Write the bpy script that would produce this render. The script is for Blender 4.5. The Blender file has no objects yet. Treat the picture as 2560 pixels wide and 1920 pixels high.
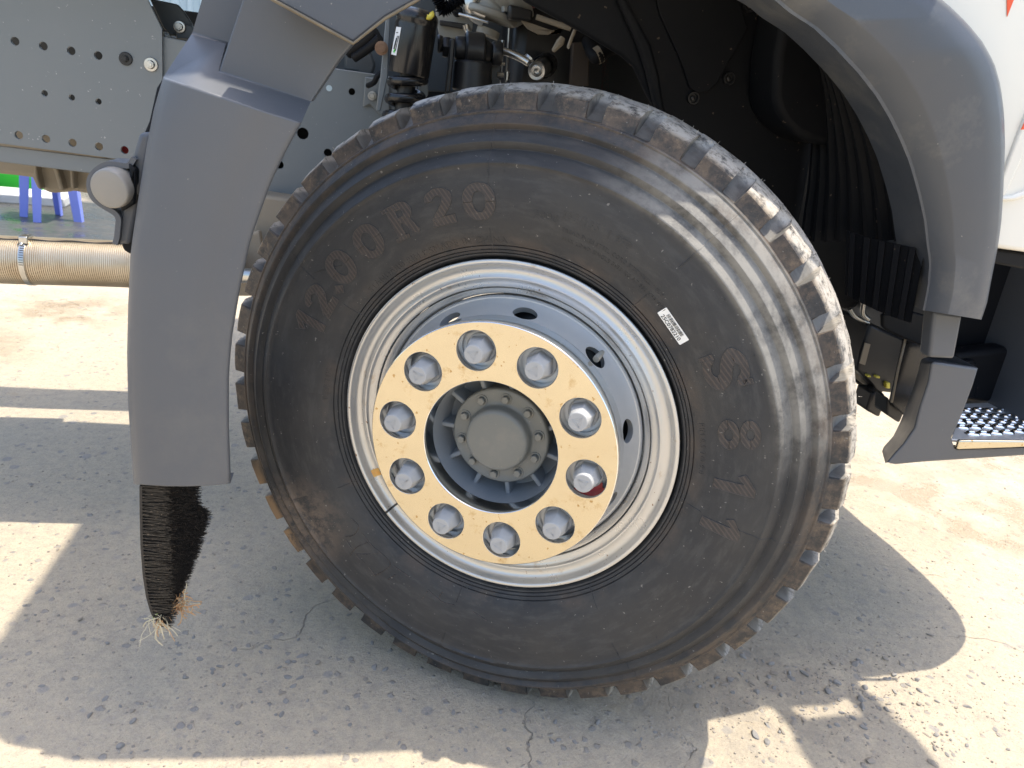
import bpy, bmesh, math, random
from mathutils import Vector, Matrix, Euler, noise
random.seed(7)
R = math.radians
scn = bpy.context.scene
col = scn.collection

# ------------------------------------------------------------ camera, sky, sun, exposure
CAM = Vector((-0.238174, -1.173648, 1.071225)); FW = Vector((0.190474, 0.920075, -0.342317)); RT = Vector((0.980115, -0.158473, 0.119421)); UP = Vector((-0.055628, 0.358256, 0.931965))
FOC = 1926.2278          # focal length in photograph pixels (2560 wide)
STEER = 0.4680107        # the front wheel is steered out by this angle
cam_d = bpy.data.cameras.new('camera')
cam = bpy.data.objects.new('camera', cam_d); col.objects.link(cam)
rot = Matrix((RT, UP, -FW)).transposed().to_4x4()
cam.matrix_world = Matrix.Translation(CAM) @ rot
cam_d.sensor_width = 36; cam_d.sensor_fit = 'HORIZONTAL'; cam_d.lens = FOC / 2560 * 36
cam_d.clip_start = 0.02; cam_d.clip_end = 400
cam_d.dof.use_dof = True; cam_d.dof.focus_distance = 1.32; cam_d.dof.aperture_fstop = 10
scn.camera = cam

SUN = Vector((0.27, 0.03, 1.0)).normalized()
w = bpy.data.worlds.new('World'); scn.world = w; w.use_nodes = True
nt = w.node_tree
sky = nt.nodes.new('ShaderNodeTexSky'); sky.sky_type = 'NISHITA'; sky.sun_disc = False
sky.sun_elevation = math.asin(SUN.z); sky.sun_rotation = math.atan2(SUN.x, SUN.y)
sky.air_density = 1.2; sky.dust_density = 3.0
nt.links.new(sky.outputs[0], nt.nodes['Background'].inputs[0])
nt.nodes['Background'].inputs[1].default_value = 0.15
sd = bpy.data.lights.new('sun', 'SUN'); sd.energy = 2.8; sd.angle = R(0.53); sd.color = (1.0, 0.915, 0.77)
so = bpy.data.objects.new('sun', sd); col.objects.link(so)
so.rotation_euler = SUN.to_track_quat('Z', 'Y').to_euler()
scn.view_settings.view_transform = 'Standard'; scn.view_settings.look = 'None'
scn.view_settings.gamma = 1.0; scn.view_settings.use_curve_mapping = False
scn.view_settings.exposure = 1.3

# ------------------------------------------------------------ geometry helpers
S = 2560 / 2212                      # outlines were measured on a 2212 px wide view of the photograph

def ray(x, y):
    return FW + RT * ((x * S - 1280) / FOC) - UP * ((y * S - 960) / FOC)

def at(x, y, Y):                     # measured outline point -> world point on the vertical plane at depth Y
    d = ray(x, y)
    return CAM + d * ((Y - CAM.y) / d.y)

def atz(x, y, z=0.0):                # ... -> world point on a horizontal plane
    d = ray(x, y)
    return CAM + d * ((z - CAM.z) / d.z)

def link(name, me, m, parent, smooth=False):
    o = bpy.data.objects.new(name, me); col.objects.link(o)
    if m: me.materials.append(m)
    if parent: o.parent = parent
    if smooth:
        me.polygons.foreach_set('use_smooth', [True] * len(me.polygons))
    return o

def autosmooth(me, deg=35):
    me.polygons.foreach_set('use_smooth', [True] * len(me.polygons))
    me.set_sharp_from_angle(angle=R(deg))

def from_bm(name, bm, m, parent, smooth=None, bevel=0, seg=2, normals=True):
    if normals: bmesh.ops.recalc_face_normals(bm, faces=bm.faces[:])
    me = bpy.data.meshes.new(name); bm.to_mesh(me); bm.free()
    o = link(name, me, m, parent)
    if smooth is not None: autosmooth(me, smooth)
    if bevel:
        b = o.modifiers.new('edge', 'BEVEL'); b.width = bevel; b.segments = seg
        b.limit_method = 'ANGLE'; b.angle_limit = R(35); b.harden_normals = False
        autosmooth(me, smooth or 40)
    return o

def px(pts, Y):
    return [at(p[0], p[1], p[2] if len(p) > 2 else Y) for p in pts]

def slab(name, pts, Y, depth, m, parent, bevel=0.003, world=False, smooth=None, seg=2):
    bm = bmesh.new()
    P = pts if world else px(pts, Y)
    vs = [bm.verts.new(p) for p in P]
    f = bm.faces.new(vs)
    r = bmesh.ops.extrude_face_region(bm, geom=[f])
    for v in r['geom']:
        if isinstance(v, bmesh.types.BMVert): v.co.y += depth
    return from_bm(name, bm, m, parent, smooth=smooth, bevel=bevel, seg=seg)

def add_box(bm, c, s, rot=None):
    m = Matrix.Translation(c)
    if rot is not None: m = m @ rot
    m = m @ Matrix.Diagonal((s[0], s[1], s[2], 1))
    return bmesh.ops.create_cube(bm, size=1, matrix=m)['verts']

def add_cyl(bm, a, b, r1, r2=None, n=20, caps=True):
    a = Vector(a); b = Vector(b); d = b - a
    q = d.to_track_quat('Z', 'Y').to_matrix().to_4x4()
    m = Matrix.Translation((a + b) / 2) @ q
    return bmesh.ops.create_cone(bm, cap_ends=caps, segments=n, radius1=r1, radius2=r1 if r2 is None else r2,
                                 depth=d.length, matrix=m)['verts']

def add_tube(bm, pts, r, n=10):
    pts = [Vector(p) for p in pts]
    rings = []
    prev = None
    for i, p in enumerate(pts):
        t = (pts[min(i + 1, len(pts) - 1)] - pts[max(i - 1, 0)]).normalized()
        ref = prev if prev is not None else (Vector((0, 0, 1)) if abs(t.z) < .9 else Vector((1, 0, 0)))
        s = t.cross(ref).normalized(); u = s.cross(t).normalized(); prev = u
        rr = r[i] if isinstance(r, (list, tuple)) else r
        rings.append([bm.verts.new(p + (s * math.cos(2 * math.pi * k / n) + u * math.sin(2 * math.pi * k / n)) * rr) for k in range(n)])
    for a, b in zip(rings, rings[1:]):
        for k in range(n): bm.faces.new((a[k], a[(k + 1) % n], b[(k + 1) % n], b[k]))
    bm.faces.new(rings[0][::-1]); bm.faces.new(rings[-1])

def spline(pts, n=8):
    P = [Vector(p) for p in pts]; out = []
    for i in range(len(P) - 1):
        a = P[max(i - 1, 0)]; b = P[i]; c = P[i + 1]; d = P[min(i + 2, len(P) - 1)]
        for k in range(n):
            t = k / n
            out.append(0.5 * ((2 * b) + (c - a) * t + (2 * a - 5 * b + 4 * c - d) * t * t + (3 * b - a - 3 * c + d) * t ** 3))
    out.append(P[-1]); return out

def add_lathe(bm, prof, n=96, axis=None, c=(0, 0, 0), close=False):
    """profile of (radius, distance along the axis); the axis is local +Y unless another matrix is given"""
    rings = []
    M = axis or Matrix.Identity(4); c = Vector(c)
    for (r, y) in prof:
        if r < 1e-6:
            rings.append([bm.verts.new(c + M @ Vector((0, y, 0)))])
        else:
            rings.append([bm.verts.new(c + M @ Vector((r * math.cos(2 * math.pi * k / n), y, r * math.sin(2 * math.pi * k / n)))) for k in range(n)])
    pr = list(zip(rings, rings[1:])) + ([(rings[-1], rings[0])] if close else [])
    for a, b in pr:
        for k in range(n):
            k2 = (k + 1) % n
            if len(a) == 1 and len(b) == 1: continue
            if len(a) == 1: bm.faces.new((a[0], b[k2], b[k]))
            elif len(b) == 1: bm.faces.new((a[k], a[k2], b[0]))
            else: bm.faces.new((a[k], a[k2], b[k2], b[k]))

def axis_to(d):
    return Vector(d).to_track_quat('Y', 'Z').to_matrix().to_4x4()

def holed(bm, loops, toP):
    """flat sheet with holes: loops of 2-D points, the first one outside"""
    es = []
    for L in loops:
        vs = [bm.verts.new(toP(p)) for p in L]
        es += [bm.edges.new((vs[i], vs[(i + 1) % len(vs)])) for i in range(len(vs))]
    return bmesh.ops.triangle_fill(bm, edges=es, use_beauty=True)

def circle(cx, cy, r, n=20):
    return [(cx + r * math.cos(2 * math.pi * k / n), cy + r * math.sin(2 * math.pi * k / n)) for k in range(n)]

def extrude_all(bm, vec):
    r = bmesh.ops.extrude_face_region(bm, geom=bm.faces[:])
    for v in r['geom']:
        if isinstance(v, bmesh.types.BMVert): v.co += Vector(vec)

# ------------------------------------------------------------ materials
def mat(name, c, rough=.5, metal=0, c2=None, scale=8, amt=.5, bump=0, bscale=200, dirt=None, dscale=3, dlo=.55, dhi=.75,
        rvar=0, stretch=None, spec=None, coat=0, speck=None, sscale=120, slo=.7):
    m = bpy.data.materials.new(name); m.use_nodes = True
    t = m.node_tree; n = t.nodes; L = t.links
    b = n['Principled BSDF']
    b.inputs['Roughness'].default_value = rough; b.inputs['Metallic'].default_value = metal
    if spec is not None: b.inputs['Specular IOR Level'].default_value = spec
    if coat: b.inputs['Coat Weight'].default_value = coat; b.inputs['Coat Roughness'].default_value = .08
    tc = n.new('ShaderNodeTexCoord'); vec = tc.outputs['Object']
    if stretch:
        mp = n.new('ShaderNodeMapping'); mp.inputs['Scale'].default_value = stretch
        L.new(vec, mp.inputs[0]); vec = mp.outputs[0]
    out = None
    rgb = n.new('ShaderNodeRGB'); rgb.outputs[0].default_value = (*c, 1); out = rgb.outputs[0]
    def nz(s, det=5, rg=.6):
        x = n.new('ShaderNodeTexNoise'); x.inputs['Scale'].default_value = s; x.inputs['Detail'].default_value = det
        x.inputs['Roughness'].default_value = rg; L.new(vec, x.inputs['Vector']); return x.outputs['Fac']
    def ramp(src, lo, hi):
        x = n.new('ShaderNodeMapRange'); x.inputs['From Min'].default_value = lo; x.inputs['From Max'].default_value = hi
        L.new(src, x.inputs['Value']); return x.outputs[0]
    def mix(f, a, bb):
        x = n.new('ShaderNodeMix'); x.data_type = 'RGBA'
        if isinstance(f, float): x.inputs[0].default_value = f
        else: L.new(f, x.inputs[0])
        L.new(a, x.inputs[6])
        if isinstance(bb, tuple): x.inputs[7].default_value = (*bb, 1)
        else: L.new(bb, x.inputs[7])
        return x.outputs[2]
    if c2: out = mix(ramp(nz(scale), .5 - amt / 2, .5 + amt / 2), out, c2)
    rsrc = None
    if dirt:
        f = ramp(nz(dscale, 8, .7), dlo, dhi); out = mix(f, out, dirt); rsrc = f
    if speck: out = mix(ramp(nz(sscale, 2, .5), slo, slo + .03), out, speck)
    L.new(out, b.inputs['Base Color'])
    if rvar:
        x = n.new('ShaderNodeMapRange'); x.inputs['To Min'].default_value = rough - rvar; x.inputs['To Max'].default_value = rough + rvar
        x.inputs['From Min'].default_value = .3; x.inputs['From Max'].default_value = .7
        L.new(nz(scale * 2.3), x.inputs[0]); L.new(x.outputs[0], b.inputs['Roughness'])
    if bump:
        x = n.new('ShaderNodeBump'); x.inputs['Strength'].default_value = 1; x.inputs['Distance'].default_value = bump
        L.new(nz(bscale, 4), x.inputs['Height']); L.new(x.outputs[0], b.inputs['Normal'])
    return m

M = {}
M['plastic'] = mat('grey moulded plastic', (.086, .093, .106), .40, c2=(.098, .103, .112), scale=5, bump=.0002, bscale=900, dirt=(.15, .145, .135), dscale=2.2, dlo=.55, dhi=.9, rvar=.06, speck=(.22, .22, .21), sscale=210, slo=.765)
M['plastic_dusty'] = mat('grey plastic with dust', (.064, .073, .09), .38, c2=(.078, .086, .098), scale=4, bump=.0002, bscale=900, dirt=(.185, .18, .165), dscale=4.5, dlo=.52, dhi=.82, rvar=.08, speck=(.24, .235, .22), sscale=190, slo=.76)
M['black'] = mat('black plastic', (.0042, .0050, .0072), .6, c2=(.0068, .0076, .0098), scale=6, bump=.0002, bscale=500, dirt=(.026, .023, .02), dscale=4, dlo=.6, dhi=.95, speck=(.10, .075, .055), sscale=70, slo=.725, spec=.22)
M['black_gloss'] = mat('black paint', (.012, .012, .014), .22, c2=(.02, .019, .018), scale=9, dirt=(.07, .05, .035), dscale=12, dlo=.62, dhi=.8)
M['black_part'] = mat('black coated metal', (.012, .0125, .014), .4, c2=(.018, .018, .019), scale=12, dirt=(.04, .036, .032), dscale=9, dlo=.58, dhi=.8)
M['frame'] = mat('grey chassis paint', (.165, .185, .192), .34, c2=(.185, .2, .208), scale=3, bump=.00015, bscale=400, dirt=(.26, .25, .23), dscale=3, dlo=.58, dhi=.95, rvar=.06, speck=(.42, .42, .4), sscale=130, slo=.73)
M['frame_dark'] = mat('dark blue grey paint', (.06, .07, .08), .4, c2=(.075, .085, .09), scale=5)
M['cast'] = mat('dusty cast iron', (.34, .29, .22), .75, c2=(.25, .21, .16), scale=14, bump=.0006, bscale=220, dirt=(.34, .29, .22), dscale=7, dlo=.5, dhi=.7)
M['cast_grey'] = mat('grey cast metal', (.36, .345, .30), .55, .1, c2=(.28, .27, .235), scale=20, bump=.0006, bscale=160)
M['steel'] = mat('bright zinc plated steel', (.6, .6, .58), .3, 1, c2=(.45, .44, .42), scale=40, bump=.0001, bscale=300)
M['rust'] = mat('rusty steel', (.32, .2, .13), .6, .4, c2=(.2, .11, .06), scale=60)
M['silver'] = mat('silver wheel paint', (.62, .61, .585), .31, .62, c2=(.56, .55, .525), scale=9, bump=.00018, bscale=700, dirt=(.4, .31, .21), dscale=30, dlo=.62, dhi=.78, rvar=.05, speck=(.22, .13, .07), sscale=140, slo=.725)
M['silver_blue'] = mat('grey wheel disc paint', (.44, .46, .48), .4, .5, c2=(.5, .51, .52), scale=12, bump=.0002, bscale=500, dirt=(.6, .58, .54), dscale=20, dlo=.62, dhi=.75, rvar=.06)
M['chrome'] = mat('polished steel', (.67, .605, .455), .17, 1, c2=(.61, .54, .40), scale=9, bump=.00006, bscale=40, dirt=(.46, .34, .18), dscale=30, dlo=.56, dhi=.72, rvar=.07, speck=(.42, .29, .14), sscale=110, slo=.69)
M['chrome_edge'] = mat('polished steel edge', (.85, .85, .84), .12, 1)
M['hub'] = mat('olive grey hub paint', (.145, .148, .135), .38, c2=(.165, .166, .15), scale=7, bump=.00025, bscale=260, dirt=(.23, .21, .175), dscale=9, dlo=.55, dhi=.85, rvar=.06, speck=(.3, .28, .24), sscale=200, slo=.72)
M['hub_dark'] = mat('blue grey hub paint', (.2, .22, .235), .42, c2=(.24, .25, .26), scale=12, bump=.0005, bscale=120, dirt=(.3, .22, .15), dscale=14, dlo=.62, dhi=.78)
M['cap'] = mat('grey nut cap plastic', (.36, .365, .37), .42, c2=(.4, .4, .395), scale=30, bump=.0001, bscale=500)
M['white'] = mat('white cab paint', (.8, .775, .70), .25, c2=(.77, .745, .67), scale=3, coat=.4)
M['orange_red'] = mat('orange red decal', (.8, .1, .03), .35)
M['paper'] = mat('white paper sticker', (.82, .82, .8), .5)
M['ink'] = mat('black ink', (.02, .02, .02), .5)
M['amber'] = mat('amber wax mark', (.75, .33, .05), .4, c2=(.6, .42, .15), scale=120)
M['red'] = mat('red paint', (.3, .012, .015), .4)
M['yellow'] = mat('yellow plastic', (.75, .65, .1), .45)
M['pipe'] = mat('galvanised flexible steel', (.62, .55, .44), .42, .75, c2=(.5, .42, .31), scale=10, dirt=(.42, .3, .18), dscale=6, dlo=.5, dhi=.75)
M['lamp'] = mat('dusty lamp housing', (.23, .22, .2), .5, c2=(.27, .25, .22), scale=12, bump=.0003, bscale=300)
M['bristle'] = mat('black bristle', (.009, .009, .0098), .34, c2=(.022, .021, .021), scale=200, amt=.2, dirt=(.17, .125, .09), dscale=240, dlo=.57, dhi=.66)
M['straw'] = mat('dry straw', (.5, .36, .2), .7, c2=(.55, .25, .08), scale=60)
M['straw_pale'] = mat('pale straw', (.62, .55, .4), .7, c2=(.5, .42, .25), scale=60)
M['straw_green'] = mat('green grass blade', (.35, .5, .08), .6)
M['blue'] = mat('blue stool plastic', (.19, .25, .72), .4, c2=(.22, .28, .76), scale=6)
M['sky_blue'] = mat('light blue stool plastic', (.2, .36, .8), .4)
M['green'] = mat('green basin plastic', (.05, .6, .05), .35)
M['foam'] = mat('weathered white board', (.6, .6, .58), .7, c2=(.45, .45, .43), scale=14)
M['belt'] = mat('brown belt', (.06, .045, .035), .7)
M['seal'] = mat('perished rubber seal', (.2, .165, .11), .7, c2=(.12, .1, .07), scale=40)
M['tread_plate'] = mat('worn galvanised tread plate', (.62, .62, .61), .42, .3, c2=(.52, .52, .52), scale=20, bump=.0002, bscale=200)
M['wall'] = mat('pale blue wall sheet', (.5, .6, .64), .5, c2=(.44, .54, .58), scale=3)

def tyre_mat(name, base, brown, dusty, letters=False):
    m = bpy.data.materials.new(name); m.use_nodes = True
    t = m.node_tree; n = t.nodes; L = t.links; b = n['Principled BSDF']
    tc = n.new('ShaderNodeTexCoord'); vec = tc.outputs['Object']
    def math_(op, a, bb=None):
        x = n.new('ShaderNodeMath'); x.operation = op
        for i, v in enumerate((a, bb)):
            if v is None: continue
            if isinstance(v, (int, float)): x.inputs[i].default_value = v
            else: L.new(v, x.inputs[i])
        return x.outputs[0]
    def rng(src, lo, hi, a=0, bb=1):
        x = n.new('ShaderNodeMapRange'); x.interpolation_type = 'SMOOTHSTEP'
        x.inputs['From Min'].default_value = lo; x.inputs['From Max'].default_value = hi
        x.inputs['To Min'].default_value = a; x.inputs['To Max'].default_value = bb; L.new(src, x.inputs[0]); return x.outputs[0]
    def nz(s, det=6, rg=.65, v=None):
        x = n.new('ShaderNodeTexNoise'); x.inputs['Scale'].default_value = s; x.inputs['Detail'].default_value = det
        x.inputs['Roughness'].default_value = rg; L.new(v or vec, x.inputs['Vector']); return x.outputs['Fac']
    def mix(f, a, bb):
        x = n.new('ShaderNodeMix'); x.data_type = 'RGBA'; L.new(f, x.inputs[0])
        for i, v in ((6, a), (7, bb)):
            if isinstance(v, tuple): x.inputs[i].default_value = (*v, 1)
            else: L.new(v, x.inputs[i])
        return x.outputs[2]
    sp = n.new('ShaderNodeSeparateXYZ'); L.new(vec, sp.inputs[0])
    rad = math_('SQRT', math_('ADD', math_('MULTIPLY', sp.outputs[0], sp.outputs[0]), math_('MULTIPLY', sp.outputs[2], sp.outputs[2])))
    ang = math_('ARCTAN2', sp.outputs[2], sp.outputs[0])
    # polar coordinates for streaks that follow the tyre round
    cb = n.new('ShaderNodeCombineXYZ'); L.new(math_('MULTIPLY', ang, .35), cb.inputs[0]); L.new(math_('MULTIPLY', rad, 3), cb.inputs[1])
    pol = cb.outputs[0]
    c = mix(rng(nz(7), .35, .7), base, dusty)
    c = mix(rng(nz(22, v=pol), .45, .7), c, tuple(x * 1.25 for x in dusty))
    sh = math_('MULTIPLY', rng(rad, .47, .522), rng(nz(15, 9, .78), .40, .58))
    c = mix(math_('MULTIPLY', sh, .85), c, brown)
    sh2 = math_('MULTIPLY', rng(rad, .5, .54), rng(nz(42, 8, .8), .5, .62))
    c = mix(math_('MULTIPLY', sh2, .7), c, (.19, .14, .095))
    sh3 = math_('MULTIPLY', rng(rad, .538, .546), rng(nz(30, 8, .8), .42, .56))
    c = mix(math_('MULTIPLY', sh3, .75), c, (.33, .265, .185))
    bl = math_('MULTIPLY', rng(rad, .517, .53), rng(nz(60, 8, .7), .58, .46))
    c = mix(math_('MULTIPLY', bl, .35), c, (.025, .024, .024))
    bead = math_('MULTIPLY', math_('MULTIPLY', rng(rad, .345, .32), rng(rad, .3, .315)), rng(nz(11), .42, .62))
    c = mix(math_('MULTIPLY', bead, .45), c, brown)
    # dried mud on the lower rear of the sidewall
    mu = n.new('ShaderNodeVectorMath'); mu.operation = 'DISTANCE'; L.new(vec, mu.inputs[0]); mu.inputs[1].default_value = (-.37, -.02, -.27)
    md = math_('MULTIPLY', rng(mu.outputs['Value'], .13, .02), rng(nz(30, 9, .8), .38, .58))
    c = mix(md, c, tuple(x * 1.5 for x in brown))
    mu2 = n.new('ShaderNodeVectorMath'); mu2.operation = 'DISTANCE'; L.new(vec, mu2.inputs[0]); mu2.inputs[1].default_value = (-.46, .02, -.3)
    md2 = math_('MULTIPLY', rng(mu2.outputs['Value'], .14, .06), rng(nz(18, 9, .8), .35, .5))
    c = mix(math_('MULTIPLY', md2, rng(rad, .515, .53)), c, (.3, .19, .1))
    sunlit_d = n.new('ShaderNodeVectorMath'); sunlit_d.operation = 'DISTANCE'; L.new(vec, sunlit_d.inputs[0]); sunlit_d.inputs[1].default_value = (.37, 0, .32)  # sunlit look of the upper right sidewall bands, painted as a paler tone
    dd = math_('MULTIPLY', math_('MULTIPLY', rng(sunlit_d.outputs['Value'], .33, .16), math_('MULTIPLY', rng(rad, .43, .447), rng(rad, .518, .515))), rng(nz(16, 8, .7), .3, .62))
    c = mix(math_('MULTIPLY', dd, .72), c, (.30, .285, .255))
    edge = math_('ADD', math_('MULTIPLY', math_('MAXIMUM', math_('SUBTRACT', rad, .5405), 0), 2.1), .0205)
    gro = math_('MULTIPLY', math_('MULTIPLY', math_('GREATER_THAN', sp.outputs[1], edge), rng(rad, .5175, .5195)), rng(rad, .556, .552))
    c = mix(math_('MULTIPLY', gro, rng(nz(40, 7, .7), .3, .6, .45, .95)), c, (.17, .165, .155))
    # dust rubbed on the tread
    dust = math_('MULTIPLY', rng(rad, .541, .549), rng(nz(60, 8, .8), .36, .56))
    c = mix(dust, c, (.42, .39, .345))
    sc = math_('MULTIPLY', rng(nz(160, 3, .5), .7, .74), .5)
    c = mix(sc, c, (.30, .285, .255))
    if letters:
        wv = n.new('ShaderNodeTexWave'); wv.inputs['Scale'].default_value = 75; wv.wave_type = 'BANDS'; wv.bands_direction = 'DIAGONAL'
        L.new(vec, wv.inputs['Vector'])
        c = mix(math_('MULTIPLY', rng(wv.outputs['Fac'], .55, .9), .55), c, tuple(x * 1.3 for x in brown))
    L.new(c, b.inputs['Base Color'])
    b.inputs['Specular IOR Level'].default_value = .45
    L.new(rng(nz(9), .3, .7, .48, .68), b.inputs['Roughness'])
    bp = n.new('ShaderNodeBump'); bp.inputs['Distance'].default_value = .0012
    L.new(math_('ADD', math_('MULTIPLY', nz(300, 4), .25), math_('MULTIPLY', math_('MULTIPLY', nz(55, 8, .75), 2.2), rng(rad, .545, .556, .05, 1))), bp.inputs['Height'])
    L.new(bp.outputs[0], b.inputs['Normal'])
    return m

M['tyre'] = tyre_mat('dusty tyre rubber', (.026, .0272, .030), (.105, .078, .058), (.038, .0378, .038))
M['tyre_letter'] = tyre_mat('tyre lettering rubber', (.033, .030, .030), (.075, .057, .048), (.042, .037, .035), letters=True)

M['tyre_edge'] = mat('scuffed lettering edge', (.085, .074, .064), .55, c2=(.06, .053, .047), scale=60)

def ground_mat(name):
    m = bpy.data.materials.new(name); m.use_nodes = True
    t = m.node_tree; n = t.nodes; L = t.links; b = n['Principled BSDF']
    vec = n.new('ShaderNodeTexCoord').outputs['Object']
    def rng(src, lo, hi, a=0, bb=1):
        x = n.new('ShaderNodeMapRange'); x.inputs['From Min'].default_value = lo; x.inputs['From Max'].default_value = hi
        x.inputs['To Min'].default_value = a; x.inputs['To Max'].default_value = bb; L.new(src, x.inputs[0]); return x.outputs[0]
    def nz(s, det=6, rg=.6):
        x = n.new('ShaderNodeTexNoise'); x.inputs['Scale'].default_value = s; x.inputs['Detail'].default_value = det
        x.inputs['Roughness'].default_value = rg; L.new(vec, x.inputs['Vector']); return x.outputs['Fac']
    def mix(f, a, bb):
        x = n.new('ShaderNodeMix'); x.data_type = 'RGBA'; L.new(f, x.inputs[0])
        for i, v in ((6, a), (7, bb)):
            if isinstance(v, tuple): x.inputs[i].default_value = (*v, 1)
            else: L.new(v, x.inputs[i])
        return x.outputs[2]
    def mul(a, bb):
        x = n.new('ShaderNodeMath'); x.operation = 'MULTIPLY'; L.new(a, x.inputs[0])
        if isinstance(bb, (int, float)): x.inputs[1].default_value = bb
        else: L.new(bb, x.inputs[1])
        return x.outputs[0]
    c = mix(rng(nz(2.2), .35, .65), (.445, .38, .285), (.485, .41, .30))
    c = mix(rng(nz(9, 8, .7), .38, .68), c, (.50, .42, .305))
    c = mix(mul(rng(nz(34, 8, .8), .43, .66), .7), c, (.30, .265, .22))
    c = mix(mul(rng(nz(150, 4, .7), .5, .72), .5), c, (.27, .24, .19))
    c = mix(mul(rng(nz(480, 3, .7), .52, .7), .55), c, (.56, .49, .39))
    c = mix(mul(rng(nz(700, 2), .56, .7), .5), c, (.2, .185, .16))
    def stones(scale, lo, hi, colr, keep):
        v = n.new('ShaderNodeTexVoronoi'); v.inputs['Scale'].default_value = scale; v.inputs['Randomness'].default_value = 1
        wv = n.new('ShaderNodeMix'); wv.data_type = 'VECTOR'; wv.inputs[0].default_value = .012
        nn = n.new('ShaderNodeTexNoise'); nn.inputs['Scale'].default_value = scale * 1.6; L.new(vec, nn.inputs['Vector'])
        L.new(vec, wv.inputs[4]); L.new(nn.outputs['Color'], wv.inputs[5]); L.new(wv.outputs[1], v.inputs['Vector'])
        sc = n.new('ShaderNodeSeparateColor'); L.new(v.outputs['Color'], sc.inputs[0])
        k = rng(sc.outputs[0], keep, keep + .02)
        th = n.new('ShaderNodeMath'); th.operation = 'MULTIPLY_ADD'; L.new(sc.outputs[1], th.inputs[0]); th.inputs[1].default_value = .25; th.inputs[2].default_value = 0
        df = n.new('ShaderNodeMath'); df.operation = 'SUBTRACT'; L.new(v.outputs['Distance'], df.inputs[0]); L.new(th.outputs[0], df.inputs[1])
        return mul(rng(df.outputs[0], hi, lo), k), sc.outputs[2]
    s0, h0 = stones(27, .05, .16, None, .84)
    c = mix(mul(s0, .6), c, mix(h0, (.2, .21, .225), (.36, .32, .27)))
    s1, h1 = stones(50, .05, .17, None, .7)
    cs = mix(h1, (.17, .18, .195), (.36, .32, .27))
    c = mix(mul(s1, .65), c, cs)
    s2, h2 = stones(105, .06, .24, None, .6)
    c = mix(mul(s2, .5), c, mix(h2, (.16, .165, .175), (.5, .43, .34)))
    s3, h3_ = stones(210, .05, .3, None, .62)
    c = mix(mul(s3, .45), c, mix(h3_, (.14, .14, .145), (.52, .45, .36)))
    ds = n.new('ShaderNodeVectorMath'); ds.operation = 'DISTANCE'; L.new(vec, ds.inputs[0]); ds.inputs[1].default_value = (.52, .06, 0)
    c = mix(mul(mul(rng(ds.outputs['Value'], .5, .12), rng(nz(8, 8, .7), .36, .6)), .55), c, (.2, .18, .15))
    # rusty and pale stains, hairline cracks
    c = mix(mul(rng(nz(5, 9, .75), .6, .72), .35), c, (.33, .24, .14))
    cr = n.new('ShaderNodeTexVoronoi'); cr.feature = 'DISTANCE_TO_EDGE'; cr.inputs['Scale'].default_value = 1.3
    wv = n.new('ShaderNodeMix'); wv.data_type = 'VECTOR'; wv.inputs[0].default_value = .18
    nn = n.new('ShaderNodeTexNoise'); nn.inputs['Scale'].default_value = 3.5; nn.inputs['Detail'].default_value = 8; L.new(vec, nn.inputs['Vector'])
    L.new(vec, wv.inputs[4]); L.new(nn.outputs['Color'], wv.inputs[5]); L.new(wv.outputs[1], cr.inputs['Vector'])
    crack = mul(rng(cr.outputs['Distance'], .0016, .0004), rng(nz(2.7), .52, .6))
    c = mix(mul(crack, .4), c, (.24, .215, .19))
    # far yard is darker, dirtier concrete
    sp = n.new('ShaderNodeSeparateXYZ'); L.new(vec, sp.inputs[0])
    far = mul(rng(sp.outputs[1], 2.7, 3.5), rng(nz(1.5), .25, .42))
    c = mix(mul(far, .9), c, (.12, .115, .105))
    def near(x, y, r0, r1):
        d = n.new('ShaderNodeVectorMath'); d.operation = 'DISTANCE'; L.new(vec, d.inputs[0]); d.inputs[1].default_value = (x, y, 0)
        return mul(rng(d.outputs['Value'], r0, r1), rng(nz(6, 8, .65), .38, .56))
    wets = [near(*q) for q in ((1.75, .75, .55, .2), (2.3, 1.3, .8, .3), (1.45, 1.05, .32, .1), (-1.75, 1.75, .4, .15), (-1.5, 2.3, .4, .1))]
    wet = wets[0]
    for q in wets[1:]:
        x = n.new('ShaderNodeMath'); x.operation = 'MAXIMUM'; L.new(wet, x.inputs[0]); L.new(q, x.inputs[1]); wet = x.outputs[0]
    c = mix(mul(wet, .7), c, (.27, .195, .105))
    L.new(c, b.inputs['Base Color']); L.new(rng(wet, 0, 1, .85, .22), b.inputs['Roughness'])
    bp = n.new('ShaderNodeBump'); bp.inputs['Distance'].default_value = .0065
    h = n.new('ShaderNodeMath'); h.operation = 'MULTIPLY_ADD'; L.new(nz(38, 9, .72), h.inputs[0]); h.inputs[1].default_value = 1.1
    h2_ = n.new('ShaderNodeMath'); h2_.operation = 'MULTIPLY_ADD'; L.new(nz(260, 4), h2_.inputs[0]); h2_.inputs[1].default_value = .28; L.new(mul(s1, .35), h2_.inputs[2])
    L.new(h2_.outputs[0], h.inputs[2])
    h3 = n.new('ShaderNodeMath'); h3.operation = 'SUBTRACT'; L.new(h.outputs[0], h3.inputs[0]); L.new(crack, h3.inputs[1])
    L.new(h3.outputs[0], bp.inputs['Height']); L.new(bp.outputs[0], b.inputs['Normal'])
    return m

M['ground'] = ground_mat('worn concrete yard')
M['stone'] = mat('grey blue stone', (.2, .205, .212), .8, c2=(.31, .285, .25), scale=25, bump=.001, bscale=150, dirt=(.38, .33, .27), dscale=30, dlo=.5, dhi=.75)
M['stone_pale'] = mat('pale dusty stone', (.36, .31, .245), .85, c2=(.25, .225, .195), scale=30, bump=.001, bscale=150)

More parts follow.
